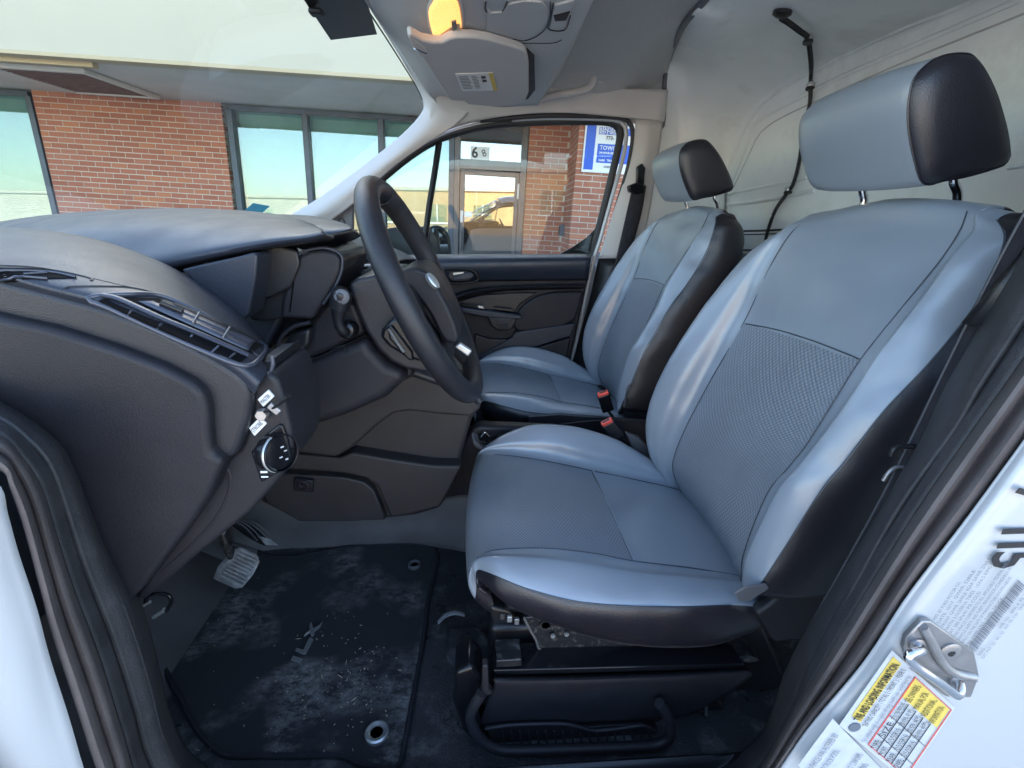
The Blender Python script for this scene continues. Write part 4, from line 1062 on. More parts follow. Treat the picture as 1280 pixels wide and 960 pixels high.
# ------------------------------------------------------------------ steering column, wheel, stalk
wc = Vector((-.082, .80, -.125)); wn = Vector((.905, -.03, .425)).normalized()
WUP = Vector((-.425, 0, .905)).normalized(); WUP = (WUP - wn * WUP.dot(wn)).normalized(); WSD = WUP.cross(wn).normalized()
if WSD.y < 0: WSD = -WSD
col = empty('steering_column', (-.3, .8, -.25), 'black plastic steering column cover behind the wheel', 'steering column')
def ringpts(c, ax, hy, hz, up, n=20, sq=2.6):
    side = Vector((0, 1, 0)); out = []
    for k in range(n):
        a = 2 * math.pi * k / n
        ca, sa = math.cos(a), math.sin(a)
        out.append(c + side * (hy * math.copysign(abs(ca) ** (2 / sq), ca)) + up * (hz * math.copysign(abs(sa) ** (2 / sq), sa)))
    return out
def skin(name, rings, material, parent, sharp=50, cap=True):
    n = len(rings[0]); vs = [p for r in rings for p in r]; fs = []
    for i in range(len(rings) - 1):
        for k in range(n): fs.append((i * n + k, i * n + (k + 1) % n, (i + 1) * n + (k + 1) % n, (i + 1) * n + k))
    if cap: fs.append(tuple(range(n))[::-1]); fs.append(tuple(range((len(rings) - 1) * n, len(rings) * n)))
    return mesh_obj(name, vs, fs, material, parent, True, sharp=sharp)
# profile seen from the side: lower cover and upper cover
low = [(345, 466), (400, 446), (457, 420), (466, 437), (484, 456), (508, 463), (505, 478), (482, 499), (432, 521), (385, 536), (366, 541), (357, 520), (350, 495)]
slab('lower_cover', Ys(low, .725), (0, .15, 0), 'plastic_dark', col, bevel=.024, seg=6)
up_ = [(343, 464), (350, 445), (372, 437), (386, 425), (388, 400), (404, 378), (428, 372), (446, 380), (452, 398), (457, 418), (400, 444)]
slab('upper_cover', Ys(up_, .735), (0, .13, 0), 'plastic_dark', col, bevel=.016, seg=5)
slab('column_core', Ys([(400, 380), (450, 360), (500, 400), (520, 470), (480, 490), (400, 480)], .77), (0, .08, 0), 'plastic_black', col, bevel=.01)
tube('cover_gap', Ys([(343, 465.5), (400, 445), (457, 419)], .724), .0012, 'plastic_black', col, n=30, sides=6)
tube('cover_gap', Ys([(415, 436), (428, 432), (434, 441)], .7235), .001, 'plastic_black', col, n=10, sides=6)
slab('ignition_pod', Ys([(346, 452), (352, 440), (371, 424), (376, 430), (374, 446)], .728), (0, .02, 0), 'plastic_grain', col, bevel=.003)
sk = empty('column_stalk', (0, 0, 0)); sk.parent = col; sk.location = Y(430, 400, .70) - col.location
lathe('boot', Y(434, 412, .712), (-.1, -1, .1), [(.014, -.012), (.015, 0), (.012, .008), (.006, .011)], 'plastic_gloss', sk, n=20)
tube('lever', [Y(434, 414, .708), Y(430, 414, .697), Y(424, 406, .692), Y(423, 392, .690), Y(425, 378, .688)], .0088, 'plastic_black', sk, n=24, sides=12, radii=lambda t: .0075 + .005 * max(0, t - .5) * 2)
tube('stalk_head', [Y(424, 384, .690), Y(426, 374, .688), Y(428, 364, .687), Y(429.5, 360, .687)], .0135, 'plastic_black', sk, n=14, sides=16, radii=lambda t: .0142 * (1 - max(0, t - .7) ** 2 * 6))
lathe('stalk_cap', Y(427, 371, .6765), (.12, -1, .05), [(.0105, -.003), (.0105, .0), (.008, .0018), (.001, .0022)], 'plastic_grey', sk, n=24, sx=1.0)
# wheel
wh = empty('steering_wheel', wc, 'black leather-look steering wheel with silver lower spoke trim', 'steering wheel')
ring = []
for k in range(48):
    a = 2 * math.pi * k / 48
    ring.append(wc + WUP * (.176 * math.sin(a)) + WSD * (.176 * math.cos(a)))
tube('rim', ring, .0175, 'plastic_grain', wh, n=96, sides=16, closed=True)
seg = []
for k in range(14):
    a = math.radians(12 + 62 * k / 13)
    seg.append(wc + WUP * (.176 * math.sin(a)) + WSD * (.176 * math.cos(a)))
tube('rim_grip', seg, .0186, 'rubber', wh, n=24, sides=16)
seg = [wc + WUP * (.176 * math.sin(a)) + WSD * (.176 * math.cos(a)) for a in [math.radians(106 + 62 * k / 13) for k in range(14)]]
# hub: back cover, pad, spokes
def disc_rings(c, n, prof, up, sd, asp=1.0, N=28, sq=2.4):
    rr = []
    for r, hgt in prof:
        ringp = []
        for k in range(N):
            a = 2 * math.pi * k / N; ca, sa = math.cos(a), math.sin(a)
            ringp.append(c + n * hgt + sd * (r * asp * math.copysign(abs(ca) ** (2 / sq), ca)) + up * (r * math.copysign(abs(sa) ** (2 / sq), sa)))
        rr.append(ringp)
    return rr
hc = wc - WUP * .012
slab('hub_back', Ys([(436, 354), (446, 347.5), (470, 343), (490, 344), (505, 352), (520, 380), (545, 420), (566, 462), (560, 470), (535, 467), (508, 462), (489, 453), (472, 437), (457, 414), (445, 388), (438, 368)], .715), (0, .17, 0), 'plastic_grain', wh, bevel=.022, seg=6)
pad_ = slab('airbag_pad', Ys([(492, 345), (505, 337), (520, 334), (533, 340), (546, 356), (560, 382), (570, 405), (575, 424), (570, 432), (556, 428), (535, 400), (510, 365)], .725), (0, .15, 0), 'plastic_dark', wh, bevel=.018, seg=6)
tube('pad_gap', Ys([(504, 352), (520, 366), (540, 394), (556, 428)], .722), .002, 'void_black', wh, n=20, sides=6)
lathe('badge', Y(541, 351, .718), Vector((.62, -.62, .45)), [(.013, -.004), (.013, .002), (.010, .003), (.001, .003)], 'silver', wh, n=32, xdir=Vector((.8, 0, .6)), sx=.5)
def spoke(a0, w0, w1, m='plastic_dark', r0=.07, r1=.17, h=-.006):
    d = WUP * math.sin(a0) + WSD * math.cos(a0); t = wn.cross(d)
    vs = []
    rr = []
    for f, w, th, hh in ((0, w0, .030, h - .006), (.5, (w0 + w1) / 2, .022, h - .004), (1, w1, .020, h)):
        c = wc + d * (r0 + (r1 - r0) * f)
        rr.append([c + wn * hh + t * (w / 2 * math.copysign(abs(math.cos(q)) ** .6, math.cos(q))) + wn * (th / 2 * math.copysign(abs(math.sin(q)) ** .8, math.sin(q))) for q in [2 * math.pi * k / 16 for k in range(16)]])
    return skin('spoke', rr, m, wh)
spoke(math.radians(4), .060, .040); spoke(math.radians(176), .060, .040)
spoke(math.radians(-62), .040, .030); spoke(math.radians(-118), .040, .030)
slab('spoke_trim', Ys([(568, 434), (575, 429), (590, 439), (585, 446)], .70), (0, .01, 0), 'silver', wh, bevel=.002)
# stereo control pod behind the near spoke
podc = Y(506, 424, .70)
pod = slab('control_pod', Ys([(477, 412), (490, 398), (506, 396), (516, 410), (528, 430), (538, 444), (534, 452), (522, 452), (506, 446), (486, 434), (475, 422)], .672), (0, .06, 0), 'plastic_gloss', wh, bevel=.010, seg=4)
slab('pod_switch', Ys([(484, 408), (490, 406), (516, 440), (517, 452), (510, 450), (486, 424)], .668), (0, .02, 0), 'plastic_gloss', wh, bevel=.003)
tube('pod_silver_bar', Ys([(486, 411), (494, 424), (505, 440)], .6665), .0022, 'silver', wh, n=10, sides=6)  # silver bar along the pod

# ================================================================== ROOF CONSOLE, VISOR, LAMP
rc = empty('roof_console', (-.05, 1.5, .40), 'grey overhead shelf running across above the windscreen', 'roof console')
shelf = loft('shelf_skin', [
    [Z(440, -60, .435), Y(457, -12, 1.20), Y(476, 26, 1.42), Y(503, 70, 1.62), Y(525, 104, 1.76), Y(545, 128, 1.84)],
    [Z(470, -60, .415), Z(488, -14, .405), Z(505, 26, .395), Z(530, 66, .385), Z(552, 104, .375), Z(568, 132, .36)],
    [Z(560, -60, .385), Z(570, -10, .380), Z(578, 26, .375), Z(590, 66, .372), Z(600, 104, .362), Z(612, 134, .35)],
    [Z(680, -60, .385), Z(672, -10, .38), Z(664, 26, .378), Z(660, 62, .37), Z(652, 100, .365), Z(648, 132, .352)],
    [Z(752, -60, .385), Z(738, -10, .385), Z(722, 26, .38), Z(706, 62, .375), Z(688, 96, .367), Z(668, 131, .352)],
    [Z(758, -60, .40), Z(743, -10, .40), Z(727, 26, .395), Z(710, 64, .39), Z(691, 99, .38), Z(671, 133, .362)],
    [Z(762, -60, .46), Z(745, -10, .46), Z(729, 26, .455), Z(712, 66, .445), Z(693, 101, .43), Z(674, 134, .40)]],
    'trim_grey', rc, nu=40, nv=50, param=True, th=.004, sharp=180)
def on_z(pts, z): return [Z(x, y, z) for x, y in pts]
# compartment flap, buttons, seams
slab('console_flap', [hit(x, y, shelf, .003) for x, y in ((609, 8), (614, 13), (628, 12), (634, 3), (640, 1), (655, -2), (678, -1), (686, 12), (684, 25), (674, 38), (656, 48), (640, 44), (627, 34), (608, 36))], Vector((0, 0, .01)), 'trim_grey', rc, bevel=.0015)
line_on('flap_gap', [(607, 0), (608, 12), (627, 13), (634, 0)], shelf, .0018, 'plastic_black', rc, n=30)
line_on('flap_gap', [(688, 0), (687, 24), (676, 40), (657, 49), (640, 47), (624, 50), (650, 52), (690, 52), (702, 48)], shelf, .0008, 'plastic_dark', rc, n=60)
slab('hazard_pod', [hit(x, y, shelf, .004) for x, y in ((693, 3), (718, -4), (713, 12), (706, 31), (690, 33), (688, 30))], Vector((0, 0, .01)), 'trim_grey', rc, bevel=.002)
slab('speaker_grille', [hit(x, y, shelf, .006) for x, y in ((713, 9), (692, 14), (694, 21), (708, 20))], Vector((0, 0, .006)), 'plastic_dark', rc, bevel=.001)
line_on('pod_gap', [(692, 0), (688, 20), (686, 33), (706, 34), (713, 16)], shelf, .0012, 'plastic_dark', rc, n=30, off=.003)
lampr = empty('dome_lamp', Z(556, 25, .38), 'lit amber-looking interior lamp in the roof console', 'lamp')
slab('lens', [hit(x, y, shelf, .010) for x, y in ((537, 12), (541, 1), (548, -8), (566, -10), (573, -2), (576, 14), (577, 30), (572, 41), (556, 50), (548, 49), (541, 36))], Vector((0, 0, .02)), 'lamp_warm', lampr, bevel=.006, seg=4, smooth_pts=24)
slab('lens_rim', [hit(x, y, shelf, .004) for x, y in ((534, 12), (538, 0), (546, -12), (568, -14), (576, -4), (580, 14), (580, 32), (575, 44), (557, 54), (546, 53), (538, 38))], Vector((0, 0, .01)), 'plastic_light', lampr, bevel=.003, smooth_pts=24)
slab('lamp_end', [hit(x, y, shelf, .0105) for x, y in ((566, 24), (575, 20), (577, 32), (572, 42), (556, 50), (548, 47), (545, 40))], Vector((0, 0, .01)), 'lamp_plain', lampr, bevel=.003)
slab('rocker', [hit(x, y, shelf, .013) for x, y in ((565, 18), (571, 16), (572, 26), (566, 29))], Vector((0, 0, .006)), 'plastic_grey', lampr, bevel=.001)
# visor
vis = empty('sun_visor', Z(590, 90, .35), 'grey folded sun visor with white and yellow airbag label', 'sun visor')
vo = Z(586, 90, .325); vn = Vector((-.12, .16, 1)).normalized()
vpts = [(509, 45), (514, 43), (528, 51), (541, 54), (553, 54), (562, 49), (572, 47), (592, 47), (612, 50), (636, 57), (652, 62), (658, 66), (661, 80), (661, 116), (657, 126), (648, 131), (636, 133), (610, 133), (585, 131), (580, 127), (564, 126), (559, 122), (536, 86)]
vb = slab('visor_body', [on_plane(x, y, vo, vn) for x, y in vpts], vn * .018, 'trim_grey', vis, bevel=.007, seg=5)
slab('visor_recess', [on_plane(x, y, vo + vn * .018, vn) for x, y in ((562, 44), (612, 45), (658, 60), (668, 70), (669, 112), (660, 124), (640, 128), (600, 110), (560, 70))], vn * .002, 'plastic_dark', vis, bevel=0, bvh=False)
tube('hinge_rod', [on_plane(x, y, vo + vn * .004, vn) for x, y in ((519, 58), (527, 62), (533, 64))], .006, 'chrome', vis, n=8)
slab('hinge_clip', [on_plane(x, y, vo - vn * .001, vn) for x, y in ((510, 46), (516, 48), (530, 58), (536, 66), (532, 72), (524, 70), (514, 56))], vn * .01, 'plastic_light', vis, bevel=.003)
lb = [on_plane(x, y, vo - vn * .0015, vn) for x, y in ((569, 92.5), (616, 91.0), (622, 113), (578, 114))]
slab('warning_label', lb, vn * .001, 'paper', vis, bevel=0, bvh=False)
u = lb[1] - lb[0]; v = lb[0] - lb[3]
slab('yellow_stripe', [lb[0] + u * .88 - vn * .0008, lb[1] - vn * .0008, lb[2] - vn * .0008, lb[3] + (lb[2] - lb[3]) * .88 - vn * .0008], vn * .0004, 'yellow', vis, bevel=0, bvh=False)
for k in range(9):
    for c0, c1 in ((.06, .36), (.40, .58)):
        a = lb[0] + (lb[3] - lb[0]) * (.12 + .085 * k); w = lb[1] - lb[0]
        b0 = a + w * c0 - vn * .001; b1 = a + w * (c1 - random.random() * .06) - vn * .001; dn = (lb[3] - lb[0]) * .03
        slab('print_line', [b0, b1, b1 + dn, b0 + dn], vn * .0002, 'ink_grey', vis, bevel=0, bvh=False)
for k in range(2):
    a = lb[0] + u * .66 + (lb[3] - lb[0]) * (.14 + .2 * k) - vn * .001
    slab('print_pictogram', [a, a + u * .12, a + u * .12 + (lb[3] - lb[0]) * .13, a + (lb[3] - lb[0]) * .15], vn * .0002, 'ink', vis, bevel=0, bvh=False)
# ================================================================== FAR DOOR
dr_ = empty('van_door', (.1, 1.9, -.9), 'closed passenger door with dark trim, pull cup and large window', 'door')
DY = 1.86
slab('door_panel', Ys([(430, 330), (480, 326), (540, 322), (600, 320.5), (738, 320), (735, 350), (722, 410), (710, 470), (690, 540), (560, 560), (440, 540)], DY), (0, .09, 0), 'plastic_dark', dr_, bevel=.01)
loft('window_ledge', [Ys([(440, 322), (500, 321), (600, 319.5), (738, 319)], 1.93), Ys([(440, 322), (500, 319.5), (600, 318.5), (739, 318)], 1.87), Ys([(440, 329), (500, 327), (600, 325), (739, 323)], 1.825),
    Ys([(450, 340), (560, 338), (620, 336), (737, 334)], 1.82), Ys([(480, 358), (590, 352), (640, 351), (735, 350)], 1.845)], 'plastic_soft', dr_, nu=40, nv=20, th=.004)
loft('trim_roll', [Ys([(560, 372), (580, 364), (600, 360), (640, 357), (732, 355)], 1.835), Ys([(562, 376), (582, 368), (602, 363.5), (640, 360), (731, 358)], 1.815), Ys([(566, 381), (585, 373), (604, 367.5), (640, 363), (730, 361)], 1.85)], 'plastic_dark', dr_, nu=30, nv=10, th=.003)
slab('arm_insert', Ys([(646, 392), (656, 380), (672, 370), (692, 365), (729, 364), (724, 385), (719, 400), (700, 410), (668, 415), (646, 414), (640, 405)], 1.84), (0, .04, 0), 'plastic_dark', dr_, bevel=.008)
slab('lower_trim', Ys([(585, 452), (640, 422), (644, 415), (720, 404), (714, 420), (650, 440), (600, 470)], 1.83), (0, .05, 0), 'plastic_soft', dr_, bevel=.005)
slab('lower_pocket', Ys([(590, 472), (650, 441), (713, 422), (703, 480), (690, 520), (590, 520)], 1.835), (0, .05, 0), 'plastic_dark', dr_, bevel=.005)
slab('dark_hollow', Ys([(594, 418), (612, 424), (640, 424), (642, 428), (632, 440), (606, 448), (592, 446)], 1.838), (0, .03, 0), 'plastic_black', dr_, bevel=.004)
slab('door_recess', Ys([(570, 378), (600, 369), (640, 366), (672, 366), (650, 380), (644, 390), (600, 386), (578, 383)], 1.845), (0, .03, 0), 'plastic_black', dr_, bevel=.004)
slab('arm_rest', Ys([(576, 384), (600, 387), (652, 394), (653, 399), (640, 400), (600, 396), (578, 391)], 1.80), (0, .06, 0), 'plastic_soft', dr_, bevel=.006)
slab('window_switch', Ys([(576, 380), (598, 382), (600, 385), (578, 383.5)], 1.80), (0, .03, 0), 'plastic_gloss', dr_, bevel=.001)
slab('switch_chrome', Ys([(597, 382), (604, 383), (605, 386), (598, 385)], 1.797), (0, .01, 0), 'silver', dr_, bevel=.001)
slab('switch_cover', Ys([(618, 384), (640, 386.5), (644, 390), (620, 387)], 1.81), (0, .03, 0), 'plastic_black', dr_, bevel=.001)
slab('pull_cup', Ys([(609, 396), (646, 398), (645, 404), (639, 413), (622, 414), (614, 407)], 1.798), (0, .06, 0), 'plastic_black', dr_, bevel=.006)
slab('cup_lining', Ys([(618, 399), (638, 400), (637, 404), (632, 406), (622, 405)], 1.796), (0, .01, 0), 'plastic_warm', dr_, bevel=.001)
slab('cup_face', Ys([(621, 405), (636, 405), (634, 412), (623, 412)], 1.794), (0, .01, 0), 'plastic_dark', dr_, bevel=.001)
hb = Ys([(555, 338), (566, 336), (588, 337), (596, 343), (597, 350), (588, 353), (566, 354), (558, 350)], 1.806)
tube('handle_bezel', hb, .004, 'plastic_gloss', dr_, n=60, closed=True)
slab('handle_cup', Ys([(562, 339), (585, 339), (592, 346), (586, 351), (567, 352), (560, 346)], 1.812), (0, .02, 0), 'plastic_black', dr_, bevel=.002)
slab('door_handle', Ys([(566, 347), (578, 342), (589, 340), (593, 345), (588, 349), (569, 351)], 1.798), (0, .02, 0), 'plastic_soft', dr_, bevel=.004)
slab('handle_strip', Ys([(566, 341), (579, 340), (580, 341.5), (567, 344)], 1.797), (0, .004, 0), 'silver', dr_, bevel=0)  # thin silver strip at the handle
# window rubber, divider and glass
fr = [(440, 330), (437, 300), (436, 272), (450, 250), (480, 222), (515, 194), (545, 176), (575, 165), (610, 157.5), (660, 153), (720, 151.5), (762, 152.5), (774, 158), (776, 170), (770, 200), (758, 250), (748, 290), (741, 320)]
tube('window_rubber', Ys(fr, 1.945), .0125, 'rubber', dr_, n=120, sides=8)
tube('inner_frame', Ys([(p[0] + (-4 if p[0] > 700 else 0), p[1] + 3) for p in fr[3:]], 1.955), .006, 'plastic_black', dr_, n=100, sides=6)
tube('divider_bar', Ys([(549, 178), (543, 218), (536, 262), (529, 320)], 1.945), .0125, 'plastic_black', dr_, n=16, sides=6)
slab('door_glass_pane', Ys([(440, 325), (437, 270), (480, 222), (545, 178), (610, 158), (720, 153), (770, 157), (772, 175), (742, 322)], 1.962), (0, .004, 0), 'side_glass', dr_, bevel=0)
slab('mirror_sail', Ys([(395, 282), (420, 262), (437, 250), (441, 262), (440, 330), (400, 330)], 1.90), (0, .03, 0), 'plastic_grey', dr_, bevel=.004)
tube('speaker_outline', Ys([(424, 274), (428, 273), (431, 280), (432, 292), (429, 298), (424, 297), (422, 285)], 1.895), .002, 'plastic_black', dr_, n=30, closed=True)
slab('glass_corner', Ys([(698, 319), (716, 309), (734, 297), (746, 284), (752, 278), (741, 319)], 1.972), (0, .004, 0), 'tint_glass', dr_, bevel=0)  # dark triangle paints in the pane's corner reflection and tint
slab('glass_corner', Ys([(698, 319), (716, 309), (734, 297), (746, 284), (752, 278), (741, 319)], 1.98), (0, .01, 0), 'plastic_black', dr_, bevel=0)
slab('door_skin', Ys([(360, 345), (420, 334), (745, 331), (745, 420), (690, 600), (300, 600)], 2.05), (0, .015, 0), 'paint_white', dr_, bevel=.004)
wm = empty('wing_mirror', Y(540, 305, 2.2), 'dark wing mirror outside the passenger window', 'mirror')
slab('mirror_housing', Ys([(500, 322), (499, 298), (506, 289), (520, 284), (538, 283), (552, 285), (561, 298), (563, 320)], 2.20), (-.10, -.02, 0), 'plastic_black', wm, bevel=.02, seg=4)
slab('mirror_face', Ys([(537, 320), (537, 290), (543, 284.5), (552, 287), (559, 298), (561, 320)], 2.19), (-.004, .004, 0), 'mirror', wm, bevel=0)
tube('mirror_rim', Ys([(537, 321), (536.5, 290), (543, 283.5), (553, 286), (561, 298), (563, 321)], 2.185), .006, 'plastic_black', wm, n=40)
tube('mirror_rim', Ys([(546, 286), (548, 300), (549, 321)], 2.185), .005, 'plastic_black', wm, n=14)

# ================================================================== SEATS
def seat_build(name, label):
    s = empty(name, (.25, .81, FZ), label, 'car seat')
    # ---- backrest columns, bottom to top
    c2 = Ys([(943, 742, .565), (975, 695, .558), (1025, 616, .551), (1059, 574, .548), (1107, 512, .545), (1156, 460, .545), (1209, 396, .545), (1239, 347, .548), (1253, 312, .553), (1256, 292, .562), (1247, 275, .585)])
    c4 = Ys([(928, 735, .64), (932, 692, .63), (960, 620, .62), (985, 588, .613), (1010, 557, .61), (1040, 510, .607), (1078, 450, .605), (1130, 385, .605), (1178, 326, .608), (1203, 288, .613), (1212, 264, .622)])
    c6 = Ys([(880, 665, .985), (856, 622, .982), (843, 590, .978), (845, 568, .972), (860, 532, .965), (890, 475, .956), (931, 404, .946), (962, 338, .938), (982, 303, .93), (998, 284, .925), (1020, 272, .92)])
    c7 = Ys([(862, 630, 1.03), (835, 598, 1.035), (815, 572, 1.04), (808, 540, 1.04), (813, 505, 1.035), (833, 458, 1.03), (876, 389, 1.025), (922, 332, 1.015), (948, 308, 1.0), (975, 292, .985), (1000, 279, .965)])
    def over(col, a=.022, b=.052, drop=.03):
        t = col[-1]; return col + [t + Vector((a, 0, .008)), t + Vector((b, 0, -.004)), t + Vector((b + .018, 0, -.05))]
    n0 = len(c2)
    c3 = [(a * .5 + b * .5) + Vector((-.020 if 0 < i < n0 - 2 else -.008, 0, 0)) for i, (a, b) in enumerate(zip(c2, c4))]
    c5 = [(a * .5 + b * .5) + Vector((.006, 0, 0)) for a, b in zip(c4, c6)]
    top5 = Y(1105, 257.5, .775); c5[-1] = top5; c5[-2] = c5[-2].lerp(Y(1095, 280, .775), .7)
    c67 = [(a * .5 + b * .5) + Vector((-.012, 0, 0)) for a, b in zip(c6, c7)]
    c8 = [p + Vector((.04, .026, -.002)) for p in c7]
    c9 = [p + Vector((.075, .012, -.004)) for p in c7]
    wd_ = [.120 - .070 * (i / 10) ** 2 for i in range(11)]
    cB = [p + Vector((w * .45, -.014, 0)) for p, w in zip(c2, wd_)]
    cA = [p + Vector((w, -.004, -.004)) for p, w in zip(c2, wd_)]
    cC = [p + Vector((w + .02, .03, -.01)) for p, w in zip(c2, wd_)]
    cols = [over(c, *ab) for c, ab in ((cC, (-.012, -.03)), (cA, (-.005, -.012)), (cB, (.008, .022)), (c2, (.022, .052)), (c3, (.022, .052)), (c4, (.022, .052)), (c5, (.022, .052)), (c6, (.022, .052)), (c67, (.022, .052)), (c7, (.02, .045)), (c8, (.01, .02)), (c9, (-.004, -.008)), (cC, (-.012, -.03)))]
    L = 0; Ls = [0]
    cc = cols[5]
    for a, b in zip(cc, cc[1:]): L += (b - a).length; Ls.append(L)
    useam = 6 / (len(cc) - 1)
    nc = len(cols) - 1
    def fi(v, u):
        k = v * nc
        if k < 3 or k > 10.4: return 1
        if u > (n0 + .3) / (len(cc) - 1) : return 1
        if 5 < k < 7 and u < useam: return 2
        return 0
    back = loft('backrest', cols, None, s, nu=92, nv=nc * 8 + 1, param=True, mats=['leather', 'leather_dark', 'fabric_mesh'], fidx=fi, sharp=180, pucker=.0035)
    add_mod_solid(back, .004)
    # uv in metres for the weave
    for i, l in enumerate(back.data.loops):
        q = back.data.uv_layers[0].data[l.index].uv; q.x *= .62; q.y *= .95
    # stitched seams
    def S(pts, r=.0009, m='seam_thread', n=60): tube('seam', [p for p in crv(pts, n)], r, m, s, n=n, sides=5)
    def at_(col, off=(0, 0, 0)): return [p + Vector(off) for p in col]
    S(at_(c4[:n0], (-.0035, 0, 0))); S(at_(c6[:n0], (-.003, 0, 0))); S(at_(c2[:n0], (-.003, -.002, 0)), .0009)
    tv = [hit(x, y, back, .0005) for x, y in ((933, 405), (970, 412), (1010, 424), (1045, 437), (1076, 449.5))]
    S(tv, .0012)
    for k in range(2):
        pass
    # ---- cushion rows, front to back
    r3 = Ys([(596, 699, .665), (620, 689, .658), (680, 687, .656), (740, 693, .655), (793, 703, .655), (860, 711, .655), (929, 722, .66), (1010, 745, .67)])
    r5 = Ys([(601, 571, 1.01), (625, 570, 1.008), (660, 574, 1.006), (700, 581, 1.004), (741, 590, 1.002), (795, 601, 1.0), (852, 615, .99), (905, 640, .98)])
    r1 = Ys([(600, 712, .635), (622, 720, .605), (665, 737, .58), (720, 751, .568), (790, 757, .562), (860, 757.5, .562), (912, 756, .566), (960, 760, .575)])
    r2 = [(a * .45 + b * .55) + Vector((0, -.004, .012)) for a, b in zip(r1, r3)]
    r0 = Ys([(606, 724, .64), (640, 757, .60), (690, 778, .585), (745, 796, .578), (800, 806, .575), (855, 808, .575), (897, 804, .577), (935, 790, .585)])
    r00 = [p + Vector((.01, .03, -.015)) for p in r0]
    r05 = [(a * .5 + b * .5) + Vector((-.004, -.010, 0)) for a, b in zip(r0, r1)]
    r6 = Ys([(605, 561, 1.045), (632, 543, 1.06), (666, 532.5, 1.065), (716, 534.5, 1.065), (763, 548, 1.062), (793, 563, 1.058), (828, 585, 1.05), (880, 615, 1.04)])
    r56 = [(a * .5 + b * .5) + Vector((0, 0, .006)) for a, b in zip(r5, r6)]
    r4 = [(a * .5 + b * .5) + Vector((-.012 if i == 0 else 0, 0, .0)) for i, (a, b) in enumerate(zip(r3, r5))]
    r7 = [p + Vector((0, .03, -.03)) for p in r6]
    r8 = [p + Vector((0, .035, -.12)) for p in r6]
    def lip(row, k=1.0):
        p = row[0]; return [p + Vector((.035, .0, -.12)) * k, p + Vector((-.004, 0, -.075)) * k, p + Vector((-.014, 0, -.03)) * k] + row
    rows_ = [r00, r0, r05, r1, r2, r3, r4, r5, r56, r6, r7, r8]
    ks = [.12, .15, .25, .35, .6, 1, 1, 1, 1, 1, 1, 1]
    RR = [lip(r, k) for r, k in zip(rows_, ks)]
    nr = len(RR) - 1
    useam2 = 7 / (len(RR[0]) - 1)
    def fj(v, u):
        k = v * nr
        if k < 1.2: return 3
        if k < 3: return 1
        if k > 10.5: return 1
        if 5 < k < 7 and u < useam2 and u > 1.0 / 10: return 2
        if u < 1.0 / 10: return 1
        return 0
    cu_ = loft('cushion', RR, None, s, nu=92, nv=nr * 8 + 1, param=True, mats=['leather', 'leather_dark', 'fabric_mesh', 'fabric_dark'], fidx=fj, sharp=180, pucker=.0035)
    add_mod_solid(cu_, .004); cu_.modifiers[0].use_rim = False
    for l in cu_.data.loops:
        q = cu_.data.uv_layers[0].data[l.index].uv; q.x *= .66; q.y *= 1.0
    S(at_(r3[:7], (0, 0, .003)), .0009); S(at_(r5, (0, 0, .003)), .0014); S(at_(r1[:7], (0, -.003, .001)), .0015, 'leather_dark')
    tv = [hit(x, y, cu_, .0002) for x, y in ((741, 590), (752, 612), (765, 641), (779, 672), (793, 703))]
    S(tv, .0030, 'leather')
    S([p + Vector((-.003, 0, -.0005)) for p in tv], .0016, 'leather_dark')
    slab('cushion_base', [Vector((.04, .63, -.63)), Vector((.44, .63, -.70)), Vector((.50, .63, -.66)), Vector((.42, .63, -.64)), Vector((.06, .63, -.61))], (0, .40, 0), 'plastic_black', s, bevel=.01, bvh=False)
    # ---- headrest
    ol = Ys([(1203, 67), (1216, 71), (1229, 88), (1243, 118), (1256, 163), (1260, 190), (1256, 205), (1215, 219), (1180, 226), (1154, 230), (1142, 200), (1134, 150), (1139, 105), (1156, 82), (1178, 70)], .664)
    oc = sum(ol, Vector()) / len(ol)
    oc2 = crv(ol, 48, closed=True)
    ringdef = [(.648, .25), (.649, .6), (.652, .85), (.658, .96), (.664, 1.0), (.675, 1.025), (.70, 1.05), (.74, 1.07), (.78, 1.06), (.82, 1.04), (.855, 1.01), (.88, .97), (.897, .90), (.907, .78), (.911, .55), (.912, .25)]
    rg = []
    for y_, sc_ in ringdef:
        rg.append([Vector((oc.x + (p.x - oc.x) * sc_, y_, oc.z + (p.z - oc.z) * (.6 * sc_ + .4 if sc_ > 1 else sc_))) for p in oc2])
    n = 48; vs = [p for r in rg for p in r]; fs = []; mi = []
    for i in range(len(rg) - 1):
        for k in range(n):
            fs.append((i * n + k, i * n + (k + 1) % n, (i + 1) * n + (k + 1) % n, (i + 1) * n + k))
            back_side = 6 < k < 26 and rg[i][k].x > oc.x + .018
            mi.append(1 if (i < 4 or i > 11 or back_side and False) else 0)
    fs.append(tuple(range(n))[::-1]); mi.append(1); fs.append(tuple(range((len(rg) - 1) * n, len(rg) * n))); mi.append(1)
    hr = mesh_obj('headrest', vs, fs, None, s, True, mats=['leather', 'leather_dark'], midx=mi, sharp=180)
    tube('headrest_seam', [p + Vector((0, -.001, 0)) for p in rg[4]], .0012, 'leather_dark', hr if False else s, n=90, closed=True, sides=5)
    pz = oc.z
    for yy_, px_, py0, py1 in ((.705, 1194, 224, 256), (.845, 1080, 236, 262)):
        a = Y(px_ - 2, py0, yy_); b = Y(px_ + (3 if yy_ < .8 else -2), py1, yy_)
        tube('post', [a + Vector((.0, 0, .03)), a, a.lerp(b, .5) + Vector((.003, 0, 0)), b, b + (b - a).normalized() * .04], .006, 'chrome', s, n=20, sides=12)
        lathe('post_collar', b + Vector((.002, 0, -.004)), (.15, 0, 1), [(.022, -.01), (.022, .0), (.018, .004), (.008, .005)], 'plastic_black', s, n=24)
    return s
